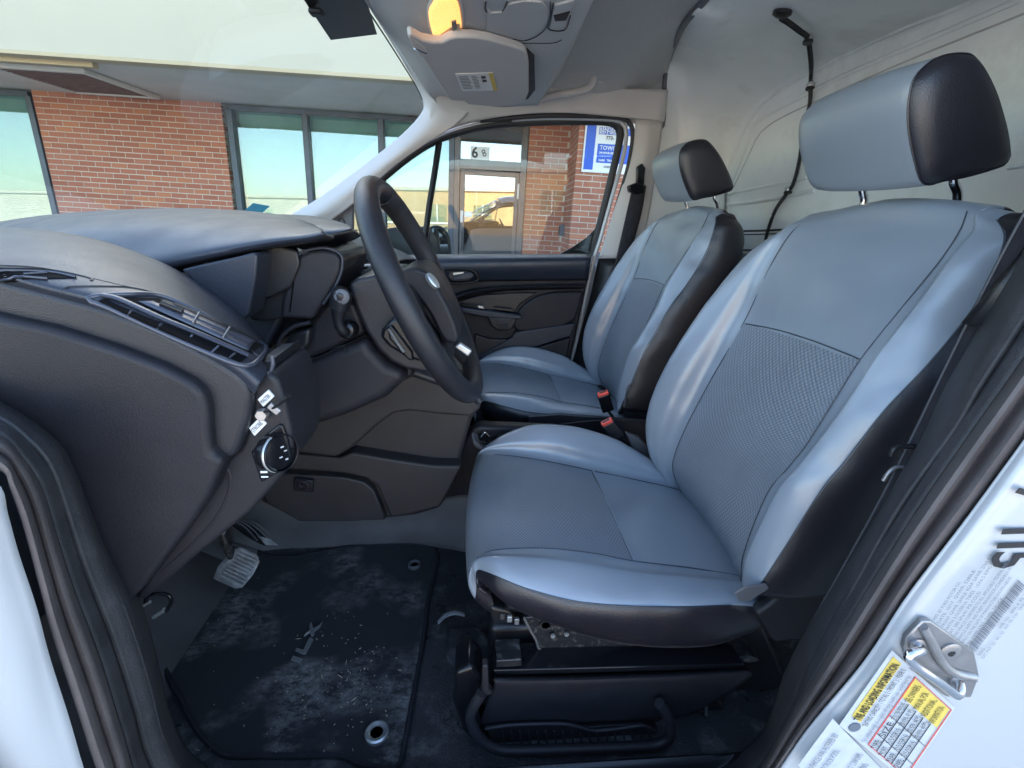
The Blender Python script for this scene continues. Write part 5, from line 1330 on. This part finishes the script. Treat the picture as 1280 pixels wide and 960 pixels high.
drv = seat_build('car_seat', 'large blue-grey leather driver seat in the foreground')
pas = drv.copy(); COL.objects.link(pas)
pas.location = drv.location + Vector((0, .74, 0))
pas['label'] = 'smaller-looking passenger seat beyond the driver seat beside the far door'
for ch in list(drv.children):
    c = ch.copy(); COL.objects.link(c); c.parent = pas
pas['group'] = drv['group'] = 'front seats'
# parts only the near seat shows
slab('recliner_shield', Ys([(945, 768), (962, 757), (1000, 722), (1052, 702), (1064, 716), (1050, 760), (1005, 800), (968, 804)], .555), (0, .02, 0), 'plastic_dark', drv, bevel=.006)
slab('torn_strap', Ys([(918, 742), (932, 734), (958, 730), (962, 736), (938, 752), (925, 752)], .553), (0, .004, 0), 'plastic_grey', drv, bevel=.002)
# parts only the far seat shows
ps = Vector((0, 0, 0))
slab('recliner_shield', Ys([(786, 480), (793, 476), (822, 474), (850, 480), (850, 545), (810, 535), (782, 528), (780, 505)], 1.30), (0, .03, 0), 'plastic_dark', pas, bevel=.008)
tube('shield_edge', Ys([(780, 508), (784, 486), (790, 479), (800, 479), (815, 477)], 1.292), .0025, 'plastic_grey', pas, n=20, sides=6)
tube('shield_edge', Ys([(784, 498), (788, 510), (800, 520), (815, 524)], 1.294), .0015, 'plastic_black', pas, n=20, sides=6)
slab('seat_riser', [Vector((.06, 1.34, -.84)), Vector((.06, 1.34, -.62)), Vector((.50, 1.34, -.62)), Vector((.55, 1.34, -.84))], (0, .42, 0), 'plastic_black', pas, bevel=.01, bvh=False)

# ---- seat belts and buckles
def buckle(px, py, y, label, bm_, ang, name='belt_buckle'):
    c = Y(px, py, y); b = empty(name, c, label, 'seat belt buckle', 'belt buckles between the seats')
    up = Vector((-math.sin(ang), -.25, math.cos(ang))).normalized(); sd = Vector((1, 0, 0)); sd = (sd - up * sd.dot(up)).normalized(); nn_ = up.cross(sd)
    boxm('buckle_body', c, (.034, .018, .062), bm_, b, axes=(sd, nn_, up), bevel=.004)
    boxm('release_button', c + up * .0335, (.030, .014, .010), 'red_plastic', b, axes=(sd, nn_, up), bevel=.002)
    boxm('latch_slot', c + up * .038 - nn_ * .0, (.020, .004, .004), 'plastic_black', b, axes=(sd, nn_, up), bevel=0)
    tube('strap', [c - up * .03, c - up * .06 + sd * .008, c - up * .10 + sd * .02], .010, 'fabric_dark', b, n=10, sides=8, flat=.4)
    return b
buckle(757, 503, 1.24, 'black belt buckle with red button, upper of two between the seats', 'plastic_gloss', math.radians(22))
buckle(766, 537, 1.13, 'brown-grey belt buckle with red button, lower one beside the driver cushion', 'plastic_warm', math.radians(38))
b1 = empty('seat_belt', Y(1180, 450, .5), 'black seat belt strap running down beside the driver seat', 'seat belt')
L1 = [(1345, 150, .47), (1302, 225, .475), (1265, 290, .48), (1216, 385, .485), (1172, 475, .49), (1134, 554, .495), (1098, 625, .50), (1050, 712, .51), (1000, 800, .52)]
R1 = [(1400, 180, .465), (1350, 255, .467), (1310, 305, .468), (1262, 385, .47), (1210, 480, .472), (1166, 565, .475), (1122, 642, .48), (1072, 730, .49), (1020, 815, .50)]
loft('webbing', [Ys(L1), [ (a + b) / 2 + Vector((0, -.004, 0)) for a, b in zip(Ys(L1), Ys(R1))], Ys(R1)], 'fabric_dark', b1, nu=50, nv=7, param=True, th=.002)
tube('webbing_edge', [p + Vector((0, -.002, 0)) for p in Ys(L1)], .0011, 'plastic_grey', b1, n=60, sides=5)
tube('belt_guide', Ys([(1114, 570), (1118, 561), (1130, 558), (1150, 560), (1156, 566)], .485), .0032, 'plastic_black', b1, n=20)
tube('belt_guide', Ys([(1104, 601), (1112, 590), (1122, 584), (1140, 585)], .49), .0026, 'steel_grey', b1, n=16)
b2 = empty('seat_belt', Y(790, 260, 1.85), 'grey seat belt hanging from the far door pillar', 'seat belt')
loft('webbing', [Ys([(793, 232), (783, 270), (768, 345)], 1.86), Ys([(808, 232), (800, 275), (778, 350)], 1.85)], 'fabric_dark', b2, nu=16, nv=3, th=.003)
loft('webbing', [Ys([(790, 236), (779, 285), (764, 350)], 1.87), Ys([(794, 240), (783, 290), (768, 350)], 1.875)], 'plastic_black', b2, nu=16, nv=3, th=.003)
slab('belt_anchor', Ys([(786, 232), (796, 228), (806, 232), (806, 240), (796, 243), (787, 240)], 1.84), (0, .03, 0), 'plastic_gloss', b2, bevel=.004)
slab('anchor_bolt_cover', Ys([(797, 208), (803, 204), (807, 210), (805, 232), (796, 232)], 1.86), (0, .02, 0), 'plastic_gloss', b2, bevel=.003)
tube('trim_slot', Ys([(780, 285), (773, 322)], 1.88), .003, 'plastic_warm', b2, n=6)

# ---- things between and under the seats
fc = empty('floor_console', Y(605, 600, 1.12), 'low black centre tray with a chrome-lit cup hole between the seats', 'console')
slab('console_body', Ys([(590, 536), (600, 532), (700, 536), (700, 640), (556, 640), (554, 612), (566, 580)], 1.13), (0, .04, 0), 'plastic_dark', fc, bevel=.01)
slab('console_top', [Y(589, 541, 1.125), Y(612, 536, 1.16), Y(660, 536, 1.22), Y(660, 560, 1.13), Y(606, 562, 1.115), Y(592, 552, 1.115)], (0, 0, -.012), 'plastic_grey', fc, bevel=.004)
slab('cup_hole', [Y(597, 543, 1.125), Y(618, 541, 1.15), Y(622, 549, 1.12), Y(614, 557, 1.11), Y(600, 554, 1.11)], (0, 0, .004), 'plastic_gloss', fc, bevel=.001)
tube('cup_rim', [Y(601, 551, 1.11) + Vector((0, 0, .01)), Y(606, 545, 1.12) + Vector((0, 0, .01)), Y(612, 551, 1.11) + Vector((0, 0, .01))], .0025, 'chrome', fc, n=12)
slab('floor_rail', Ys([(660, 520), (700, 517), (850, 528), (850, 600), (660, 545)], 1.22), (0, .008, 0), 'leather_dark', fc, bevel=.006)
tube('rail_edge', Ys([(700, 531), (745, 526), (800, 527), (850, 533)], 1.20), .003, 'plastic_dark', fc, n=20)
slab('floor_bracket', Ys([(783, 542), (800, 548), (815, 565), (812, 575), (800, 570), (790, 560)], 1.12), (0, .02, 0), 'plastic_grey', fc, bevel=.004)
st_ = empty('runner_frame', Vector((.22, .8, FZ)), 'black steel seat frame and runner under the driver cushion', 'seat frame')
slab('side_bracket', Ys([(655, 772), (690, 768), (740, 785), (765, 800), (800, 806), (800, 826), (690, 829), (676, 812), (668, 795)], .60), (0, .01, 0), 'steel_black', st_, bevel=.002)
tube('bracket_edge', Ys([(655, 772), (662, 786), (670, 800), (676, 812), (700, 812), (745, 812)], .598), .0022, 'steel_grey', st_, n=40, sides=6)
for x, y, r in ((682, 781, .010), (699, 821, .008), (723, 820, .008), (777, 817, .012), (690, 793, .004)):
    lathe('bolt_hole', Y(x, y, .597), (0, -1, 0), [(r, 0), (r, .002), (r * .7, .002), (r * .7, .0), (.0005, .0)], 'steel_black', st_, n=18)
for k, (x, y) in enumerate(((691, 794), (793, 815), (745, 815), (708, 792))):
    lathe('bolt_head', Y(x, y, .594), (0, -1, 0), [(.004, 0), (.004, .003), (.001, .003)], 'silver', st_, n=6)
slab('runner', Ys([(650, 829), (940, 821), (950, 826), (940, 829), (653, 835)], .575), (0, .04, 0), 'steel_black', st_, bevel=.002)
slab('runner', Ys([(620, 826), (652, 824), (652, 833), (620, 835)], .56), (0, .04, 0), 'steel_black', st_, bevel=.002)
slab('lower_runner', Ys([(616, 838), (930, 830), (930, 836), (620, 845)], .56), (0, .04, 0), 'plastic_gloss', st_, bevel=.002)
slab('riser_box', [Vector((.02, .63, -.845)), Vector((.02, .63, -.66)), Vector((.50, .63, -.66)), Vector((.60, .63, -.845))], (0, .40, 0), 'plastic_black', st_, bevel=.01)
slab('wire_loom', Ys([(612, 758), (640, 764), (648, 782), (640, 800), (616, 790)], .64), (0, .06, 0), 'plastic_black', st_, bevel=.006)
for k, m in ((0, 'red_plastic'), (1, 'silver'), (2, 'steel_grey')):
    boxm('connector', Y(628 + 9 * k, 770 + 3 * k, .615), (.008, .006, .012), m if k else 'plastic_warm', st_, bevel=.001)
for x, y in ((905, 818), (870, 822), (840, 820), (820, 815), (930, 813)):
    lathe('bolt_head', Y(x, y, .60), (0, -1, .3), [(.0025, 0), (.0025, .002), (.001, .002)], 'silver', st_, n=6)
# tray
tr = empty('storage_tray', Y(720, 900, .55), 'black plastic pull-out tray with loop handle under the driver seat', 'storage tray')
loft('tray_front', [Ys([(618, 846), (700, 845), (850, 840), (936, 836)], .575), Ys([(617, 849), (700, 849), (850, 844), (936, 839)], .552), Ys([(618, 856), (700, 855), (850, 850), (936, 845)], .548),
    Ys([(606, 885), (700, 882), (820, 876), (905, 868)], .562), Ys([(600, 905), (700, 903), (806, 898), (860, 892)], .570)], 'plastic_dark', tr, nu=40, nv=24, th=.006)
slab('tray_end', Ys([(568, 842), (590, 832), (604, 850), (596, 880), (604, 918), (622, 936), (600, 938), (578, 915), (566, 880)], .56), (0, .06, 0), 'plastic_gloss', tr, bevel=.008)
slab('pocket_floor', Ys([(606, 908), (700, 903), (735, 910), (806, 905), (826, 918), (822, 938), (640, 942), (616, 932)], .565), (0, .02, 0), 'plastic_black', tr, bevel=.003)
tube('pocket_edge', Ys([(606, 911), (640, 906), (700, 904.5), (722, 908), (742, 913), (770, 911), (806, 907), (812, 920)], .556), .0032, 'plastic_dark', tr, n=50)
for k in range(17):
    x = 628 + k * 10.8
    if x > 808: break
    tube('pocket_rib', Ys([(x, 914 if x < 715 else 917), (x + 2.5, 932)], .558), .0016, 'plastic_dark', tr, n=4, sides=6)
tube('loop_handle', Ys([(602, 866), (591, 885), (588, 898), (596, 918), (612, 932), (634, 938), (700, 937), (800, 933), (824, 930), (837, 921), (838, 906), (831, 888), (824, 879)], .535), .0085, 'plastic_dark', tr, n=100, sides=10)
slab('latch', Ys([(603, 832), (610, 832), (611, 862), (616, 868), (608, 871), (602, 864)], .535), (0, .015, 0), 'plastic_dark', tr, bevel=.003)
slab('tray_return', Ys([(880, 872), (900, 869), (915, 900), (910, 925), (860, 925), (862, 900)], .60), (0, .03, 0), 'plastic_black', tr, bevel=.01)
tube('return_edge', Ys([(881, 872), (883, 890), (880, 915)], .592), .003, 'plastic_grey', tr, n=12)
# floor fittings left of the tray
slab('floor_hump', [Z(x, y, FZ + .03) for x, y in ((560, 782), (600, 778), (618, 800), (612, 826), (572, 834), (556, 815))], (0, 0, -.05), 'vinyl', van, bevel=.012)
ft = empty('floor_flap', Z(560, 773, FZ), 'curled torn edge of the black floor covering beside the mat', 'floor flap')
tube('curl', [Z(548, 778, FZ + .02), Z(556, 770, FZ + .035), Z(568, 766, FZ + .04), Z(580, 768, FZ + .03)], .006, 'grip_worn', ft, n=16, flat=.4)

# ================================================================== FLOOR MAT AND PEDALS
mt = empty('floor_mat', Z(380, 820, FZ), 'dirty dark blue carpet floor mat with ILX badge in the driver footwell', 'floor mat')
mo = [(290, 676), (300, 676), (327, 692), (360, 697), (403, 690), (450, 682), (503, 681), (537, 683), (546, 690), (547, 705), (535, 753), (530, 795), (522, 840), (512, 895), (503, 945), (495, 960), (450, 956), (437, 948), (415, 945), (370, 945), (320, 945), (282, 944), (262, 930), (243, 907), (225, 872), (210, 845), (196, 800), (186, 770), (200, 735), (225, 705), (250, 690)]
mz = FZ + .010
mpts = crv([Z(x, y, mz) for x, y in mo], 120, closed=True)
bm_ = bmesh.new()
vv = [bm_.verts.new(p - mt.location) for p in mpts]
ff = bm_.faces.new(vv)
bmesh.ops.triangulate(bm_, faces=[ff])
me_ = bpy.data.meshes.new('mat_pile'); bm_.to_mesh(me_); bm_.free(); me_.materials.append(MATS['mat_carpet'])
mo_ = bpy.data.objects.new('mat_pile', me_); COL.objects.link(mo_); mo_.parent = mt; add_mod_solid(mo_, .008, -1 if me_.polygons[0].normal.z > 0 else 1)
tube('mat_binding', [p + Vector((0, 0, .001)) for p in mpts], .0048, 'fabric_dark', mt, n=200, closed=True, sides=6)
for x, y, r, m in ((518, 706, .016, 'plastic_grey'), (471, 916, .020, 'silver')):
    c = Z(x, y, mz + .004); lathe('grommet', c, (0, 0, 1), [(r, -.003), (r, .003), (r * .85, .005), (r * .55, .003), (r * .5, -.004)], m, mt, n=28)
    lathe('grommet_hole', c + Vector((0, 0, .0005)), (0, 0, 1), [(r * .52, 0), (.0005, .0)], 'plastic_black', mt, n=20)
def matshape(name, pts):
    z_ = mz + .0025
    return slab(name, [Z(350 + x / 12, 760 + y / 12, z_) for x, y in pts], (0, 0, .0035), 'silver', mt, bevel=.0008)
matshape('badge_letter_i', [(165, 790), (200, 730), (342, 775), (300, 833)])
matshape('badge_letter_l', [(228, 650), (262, 612), (335, 640), (355, 640), (410, 520), (450, 450), (500, 480), (440, 600), (385, 700), (340, 700)])
matshape('badge_letter_x', [(460, 230), (480, 235), (500, 320), (590, 270), (640, 215), (600, 300), (520, 365), (515, 400), (490, 440), (470, 430), (450, 375), (360, 440), (380, 400), (450, 340), (440, 290)])
random.seed(11)
cr_v = []; cr_f = []
for k in range(170):
    if random.random() < .6: x, y = random.gauss(450, 45), random.gauss(850, 40)
    else: x, y = random.uniform(230, 590), random.uniform(720, 940)
    c = Z(x, y, mz + .004 if x < 500 else FZ + .003); l = random.uniform(.001, .0035) * (3 if random.random() < .07 else 1); a = random.uniform(0, 3.14)
    d = Vector((math.cos(a), math.sin(a), 0)); e = Vector((-d.y, d.x, 0)) * random.uniform(.0005, .0011); kk = len(cr_v)
    cr_v += [c + d * l, c + e, c - d * l, c - e, c + Vector((0, 0, .0012))]
    cr_f += [(kk, kk + 1, kk + 4), (kk + 1, kk + 2, kk + 4), (kk + 2, kk + 3, kk + 4), (kk + 3, kk, kk + 4)]
o = mesh_obj('debris', cr_v, cr_f, 'crumb', None, False, bvh=False)
tag(o, 'pale crumbs and grit scattered over the dirty floor mat', 'debris', kind='stuff')
# brake pedal, accelerator, hood release wire
bk = empty('brake_pedal', Y(300, 710, .88), 'worn brake pedal with a grey dusty rubber pad', 'pedal')
Pb = [(300, 683), (322, 692), (326, 702), (318, 718), (303, 736), (273, 722), (280, 705)]
slab('pedal_pad', [Y(x, y, .86 + (720 - y) * .0008) for x, y in Pb], Vector((-.018, .006, -.008)), 'grip_worn', bk, bevel=.004)
for k in range(9):
    t = k / 8
    a = Vector((302 + 21 * 0, 688, 0)).lerp(Vector((277, 719, 0)), t); b = Vector((323, 697, 0)).lerp(Vector((304, 732, 0)), t)
    tube('pad_rib', [Y(a.x, a.y, .853 + (720 - a.y) * .0008), Y(b.x, b.y, .853 + (720 - b.y) * .0008)], .0016, 'grip_worn', bk, n=5, sides=5)
tube('pedal_arm', [Y(258, 640, .90), Y(272, 655, .89), Y(282, 678, .885), Y(292, 700, .885)], .009, 'steel_black', bk, n=16)
boxm('arm_bracket', Y(277, 662, .87), (.012, .01, .02), 'silver', bk, bevel=.002)
ac = empty('accelerator_pedal', Y(310, 660, 1.0), 'ribbed black accelerator pedal half hidden under the dashboard', 'pedal')
slab('pedal_pad', Ys([(283, 650), (300, 646), (318, 655), (336, 672), (348, 682), (330, 682), (312, 672), (296, 660)], .99), (-.02, .02, -.01), 'plastic_black', ac, bevel=.004)
for k in range(4):
    tube('pad_rib', Ys([(288 + 4 * k, 650 - k), (305 + 5 * k, 658 - 1.2 * k), (322 + 6 * k, 676 - 2 * k)], .985), .002, 'rubber', ac, n=10, sides=5)
slab('pad_worn_edge', Ys([(322, 670), (338, 674), (348, 682), (332, 681)], .984), (-.002, .002, 0), 'grip_worn', ac, bevel=0)
hd = empty('bonnet_release', Y(200, 760, .62), 'small black wire bonnet release loop low in the footwell corner', 'release handle')
tube('pull_loop', Ys([(182, 756), (184, 746), (196, 742), (210, 744), (214, 752), (208, 764)], .60), .0028, 'plastic_gloss', hd, n=30)
tube('cable_end', Ys([(192, 771), (206, 762)], .60), .0035, 'silver', hd, n=6)
tube('cable_end', Ys([(178, 758), (188, 752)], .59), .002, 'silver', hd, n=6)

# ================================================================== CABLE ON THE BULKHEAD
cb = empty('roof_cable', X(1000, 150, .9), 'black corrugated cable hanging down the white bulkhead with clips', 'cable')
rl = [blk, lin]
cp = []
for x, y in ((979, 13), (990, 20), (1003, 30), (1013, 38), (1015, 50), (1017, 75), (1019, 105), (1018, 130), (1010, 165), (1005, 200), (997, 230), (988, 243), (975, 262), (966, 285), (962, 302), (961, 320)):
    h = hit(x, y, rl, .012)
    if h: cp.append(h)
P_ = crv(cp, 260)
def rr_(t): return .0052 + .0011 * (1 if int(t * 259) % 2 else -1)
tube('conduit', P_, .0055, 'plastic_black', cb, n=260, sides=8, radii=rr_)
h = hit(979, 12, rl, .004); lathe('grommet', h, hit(979, 12, rl, 0) - h, [(.020, .004), (.020, -.003), (.012, -.008), (.002, -.009)], 'plastic_black', cb, n=24)
for x, y in ((1014, 39), (1019, 107), (991, 237)):
    h = hit(x, y, rl, .012); tt = Vector((.1, .2, 1)).normalized()
    lathe('clip', h - tt * .006, tt, [(.009, 0), (.0105, .003), (.0105, .009), (.009, .012)], 'silver', cb, n=16)
    lathe('clip_band', h - tt * .012, tt, [(.0105, 0), (.0115, .001), (.0115, .005), (.0105, .006)], 'plastic_black', cb, n=16)

# ================================================================== REAR PILLAR: STRIKER AND STICKERS
def pf(px, py, off=.0012):
    h = hit(px, py, pil, off)
    return h
PN = (pf(1250, 700) - pf(1150, 900)).cross(pf(1250, 900) - pf(1150, 900)).normalized()
if PN.dot(pf(1200, 800)) > 0: PN = -PN
sk_ = empty('door_striker', pf(1165, 820), 'bright steel door striker loop on a grey plate on the white pillar', 'door striker')
pl_ = [(1151, 773), (1161, 774), (1215, 812), (1221, 842), (1211, 869), (1180, 868), (1136, 834), (1127, 808), (1130, 795)]
O_ = pf(1165, 820)
def onp(x, y, h=0): 
    return on_plane(x, y, O_, PN) + PN * h
slab('striker_plate', [onp(x, y, .003) for x, y in pl_], -PN * .006, 'steel_grey', sk_, bevel=.0015)
tube('striker_loop', [onp(1143, 802, .002), onp(1139, 799, .012), onp(1128, 795, .018), onp(1116, 794, .021), onp(1113, 799, .022), onp(1122, 808, .022), onp(1145, 824, .022), onp(1163, 838, .020), onp(1176, 848, .018), onp(1187, 848, .012), onp(1196, 846, .002)], .0042, 'chrome', sk_, n=60, sides=12)
tube('plate_rib', [onp(1149, 779, .004), onp(1158, 795, .005), onp(1170, 820, .006), onp(1185, 834, .006), onp(1212, 842, .004)], .0045, 'steel_grey', sk_, n=30)
lathe('torx_screw', onp(1183, 811, .003), PN, [(.011, 0), (.011, .002), (.009, .003), (.0035, .003), (.003, .001), (.0005, .001)], 'steel_grey', sk_, n=24)
lathe('screw_socket', onp(1182, 811, .0062), PN, [(.0032, 0), (.0005, 0.0002)], 'plastic_black', sk_, n=6)
lathe('post_washer', onp(1193, 846, .003), PN, [(.0085, 0), (.0085, .002), (.0055, .003)], 'steel_grey', sk_, n=20)
lathe('post_washer', onp(1142, 802, .003), PN, [(.0075, 0), (.0075, .002), (.005, .003)], 'steel_grey', sk_, n=20)
def lbl(name, corners, label):
    """corners TL, TR, BR, BL in photo positions; returns a function placing things in label space"""
    r = empty(name, onp(*corners[0], .0), label, 'sticker')
    A_, B_, C_, D_ = [onp(x, y, .0) for x, y in corners]
    def at(u, v, h=.002):
        return (A_.lerp(B_, u)).lerp(D_.lerp(C_, u), v) + PN * h
    return r, at
def qd(name, at, u0, v0, u1, v1, m, parent, h=.002, t=.0003):
    return slab(name, [at(u0, v0, h), at(u1, v0, h), at(u1, v1, h), at(u0, v1, h)], -PN * t, m, parent, bevel=0, bvh=False)
def tx(at, parent, s, u, v, hv, m='ink', wid=None, h=.0028, bold=0.0):
    """text of height hv (label units) with its baseline at v, squeezed to width wid"""
    o0 = at(u, v, h); U = at(u + .5, v, h) - o0; V = at(u, v - hv, h) - o0
    size = V.length / .70
    t_ = text_mesh('lettering', s, o0, U, V, size, m, parent, bold=bold)
    if wid:
        U1 = (at(u + wid, v, h) - o0); un = U1.normalized()
        off = origin_of(parent); xs_ = [(vt.co + off - o0).dot(un) for vt in t_.data.vertices]
        if xs_ and max(xs_) > 0:
            k = U1.length / max(xs_)
            for vt, xv in zip(t_.data.vertices, xs_): vt.co += un * (xv * (k - 1))
    return t_
# tyre label
tl, at = lbl('tyre_label', [(1051, 905), (1114, 815), (1190, 884), (1130, 972)], 'yellow and white tire and loading information sticker under the striker')
qd('label_film', at, -.02, -.02, 1.02, 1.02, 'label_grey', tl, .0012)
qd('header_band', at, .17, .03, .98, .155, 'yellow', tl, .0018)
tx(at, tl, 'TIRE AND LOADING INFORMATION', .19, .135, .075, 'ink', .77, bold=.0003)
lathe('round_emblem', at(.085, .13, .0018), PN, [(.0062, 0), (.0062, .0004), (.0005, .0004)], 'ink_grey', tl, n=24)
tx(at, tl, 'SEATING CAPACITY | TOTAL 2 | FRONT 2 | REAR 0', .19, .235, .055, 'ink', .78)
tx(at, tl, 'The combined weight of occupants and cargo should never exceed kg or lbs.', .03, .33, .045, 'ink_grey', .93)
for v_ in (.37, .97):
    qd('red_rule', at, .03, v_, .98, v_ + .012, 'red_line', tl, .0024)
for u_ in (.03, .972): qd('red_rule', at, u_, .382, u_ + .008, .969, 'red_line', tl, .0024)
for v_ in (.50, .62, .74, .86): qd('table_rule', at, .04, v_, .70, v_ + .008, 'ink', tl, .0021)
for u_ in (.20, .46): qd('table_rule', at, u_, .384, u_ + .006, .966, 'ink', tl, .0020)
qd('yellow_panel', at, .715, .39, .965, .96, 'yellow', tl, .0018)
for i_, row in enumerate((('TIRE', 'SIZE', 'COLD TIRE PRESSURE'), ('FRONT', '215/55R16', '280 KPA, 41 PSI'), ('REAR', '215/55R16', '300 KPA, 44 PSI'), ('SPARE', '215/55R16', '300 KPA, 44 PSI'))):
    v_ = .475 + .12 * i_
    tx(at, tl, row[0], .055, v_, .06, 'ink', .12); tx(at, tl, row[1], .225, v_, .06, 'ink', .21); tx(at, tl, row[2], .475, v_, .06, 'ink', .225)
for i_, s_ in enumerate(('SEE OWNERS', 'MANUAL FOR', 'ADDITIONAL', 'INFORMATION')): tx(at, tl, s_, .73, .50 + .13 * i_, .07, 'ink', .22)
# altered vehicle label
al, at = lbl('altered_label', [(997, 955), (1040, 897), (1125, 985), (1080, 1045)], 'pale printed conversion label at the bottom of the white pillar')
qd('label_film', at, 0, 0, 1, 1, 'label_grey', al, .0012)
for i_, s_ in enumerate(('THIS VEHICLE WAS ALTERED BY', 'KNAPHEIDE TRUCK POOL', '01', 'IN ________ AND AS ALTERED IT CONFORMS', 'TO ALL APPLICABLE U.S.A. FEDERAL', 'MOTOR VEHICLE SAFETY STANDARDS', 'AFFECTED BY THE ALTERATION', 'AND IN EFFECT IN THE MONTH')):
    tx(at, al, s_, .06 if i_ else .04, .13 + .105 * i_, .05, 'ink_grey', (.86, .66, .06, .9, .85, .8, .7, .7)[i_])
# certification print
ce, at = lbl('certification_label', [(1156, 772), (1229, 662), (1300, 725), (1222, 826)], 'clear certification print with barcode on the white pillar above the striker')
lines_ = ('MFD. BY FORD MOTOR CO.', 'DATE: 10/17  GVWR: 5280LB', 'FRONT GAWR: 2690LB  REAR GAWR: 2760LB', 'WITH 215/55R16 TIRES  16X6.5 RIMS', 'AT 280 kPa/41 PSI COLD', 'THIS VEHICLE CONFORMS TO ALL APPLICABLE FEDERAL MOTOR', 'VEHICLE SAFETY AND THEFT PREVENTION STANDARDS IN', 'EFFECT ON THE DATE OF MANUFACTURE SHOWN ABOVE.', 'VIN: NM0LS7E7  TYPE: TRUCK')
for i_, s_ in enumerate(lines_):
    tx(at, ce, s_, .05, .10 + .075 * i_, .042, 'ink_grey', (.45, .62, .80, .75, .5, .92, .86, .80, .6)[i_])
u_ = .06; random.seed(4)
bars = []
while u_ < .86:
    w_ = random.choice((.006, .006, .012, .018)); bars.append(qd('bar', at, u_, .74, u_ + w_, .86, 'ink_grey', ce, .0018)); u_ += w_ + random.choice((.006, .010))
bj = join_meshes('barcode', bars, ce); bj['kind'] = 'stuff'
tx(at, ce, 'DSO                    WB 121   BRK 4  PS  R 8', .06, .93, .04, 'ink_grey', .8)
tx(at, ce, 'EXT PNT: Z2   RC: 53   INT TR: CW   TP/PS: K   AXLE', .06, 1.0, .04, 'ink_grey', .85)
# big number
bn, at = lbl('fleet_number', [(1244, 628), (1212, 676), (1275, 718), (1307, 670)], 'large black number 115 stuck on the white pillar')
rd_ = (onp(1236, 705, .0015) - onp(1254, 652, .0015)).normalized()
upv = onp(1290, 690, .0015) - onp(1240, 660, .0015)
for ch_, x_, y_ in (('7', 1272, 604), ('1', 1256, 650), ('1', 1250, 668), ('5', 1243, 687)):
    text_mesh('numeral', ch_, onp(x_, y_, .0015), rd_, upv, .057, 'ink', bn, depth=.0002, bold=.0006, xs=.78)
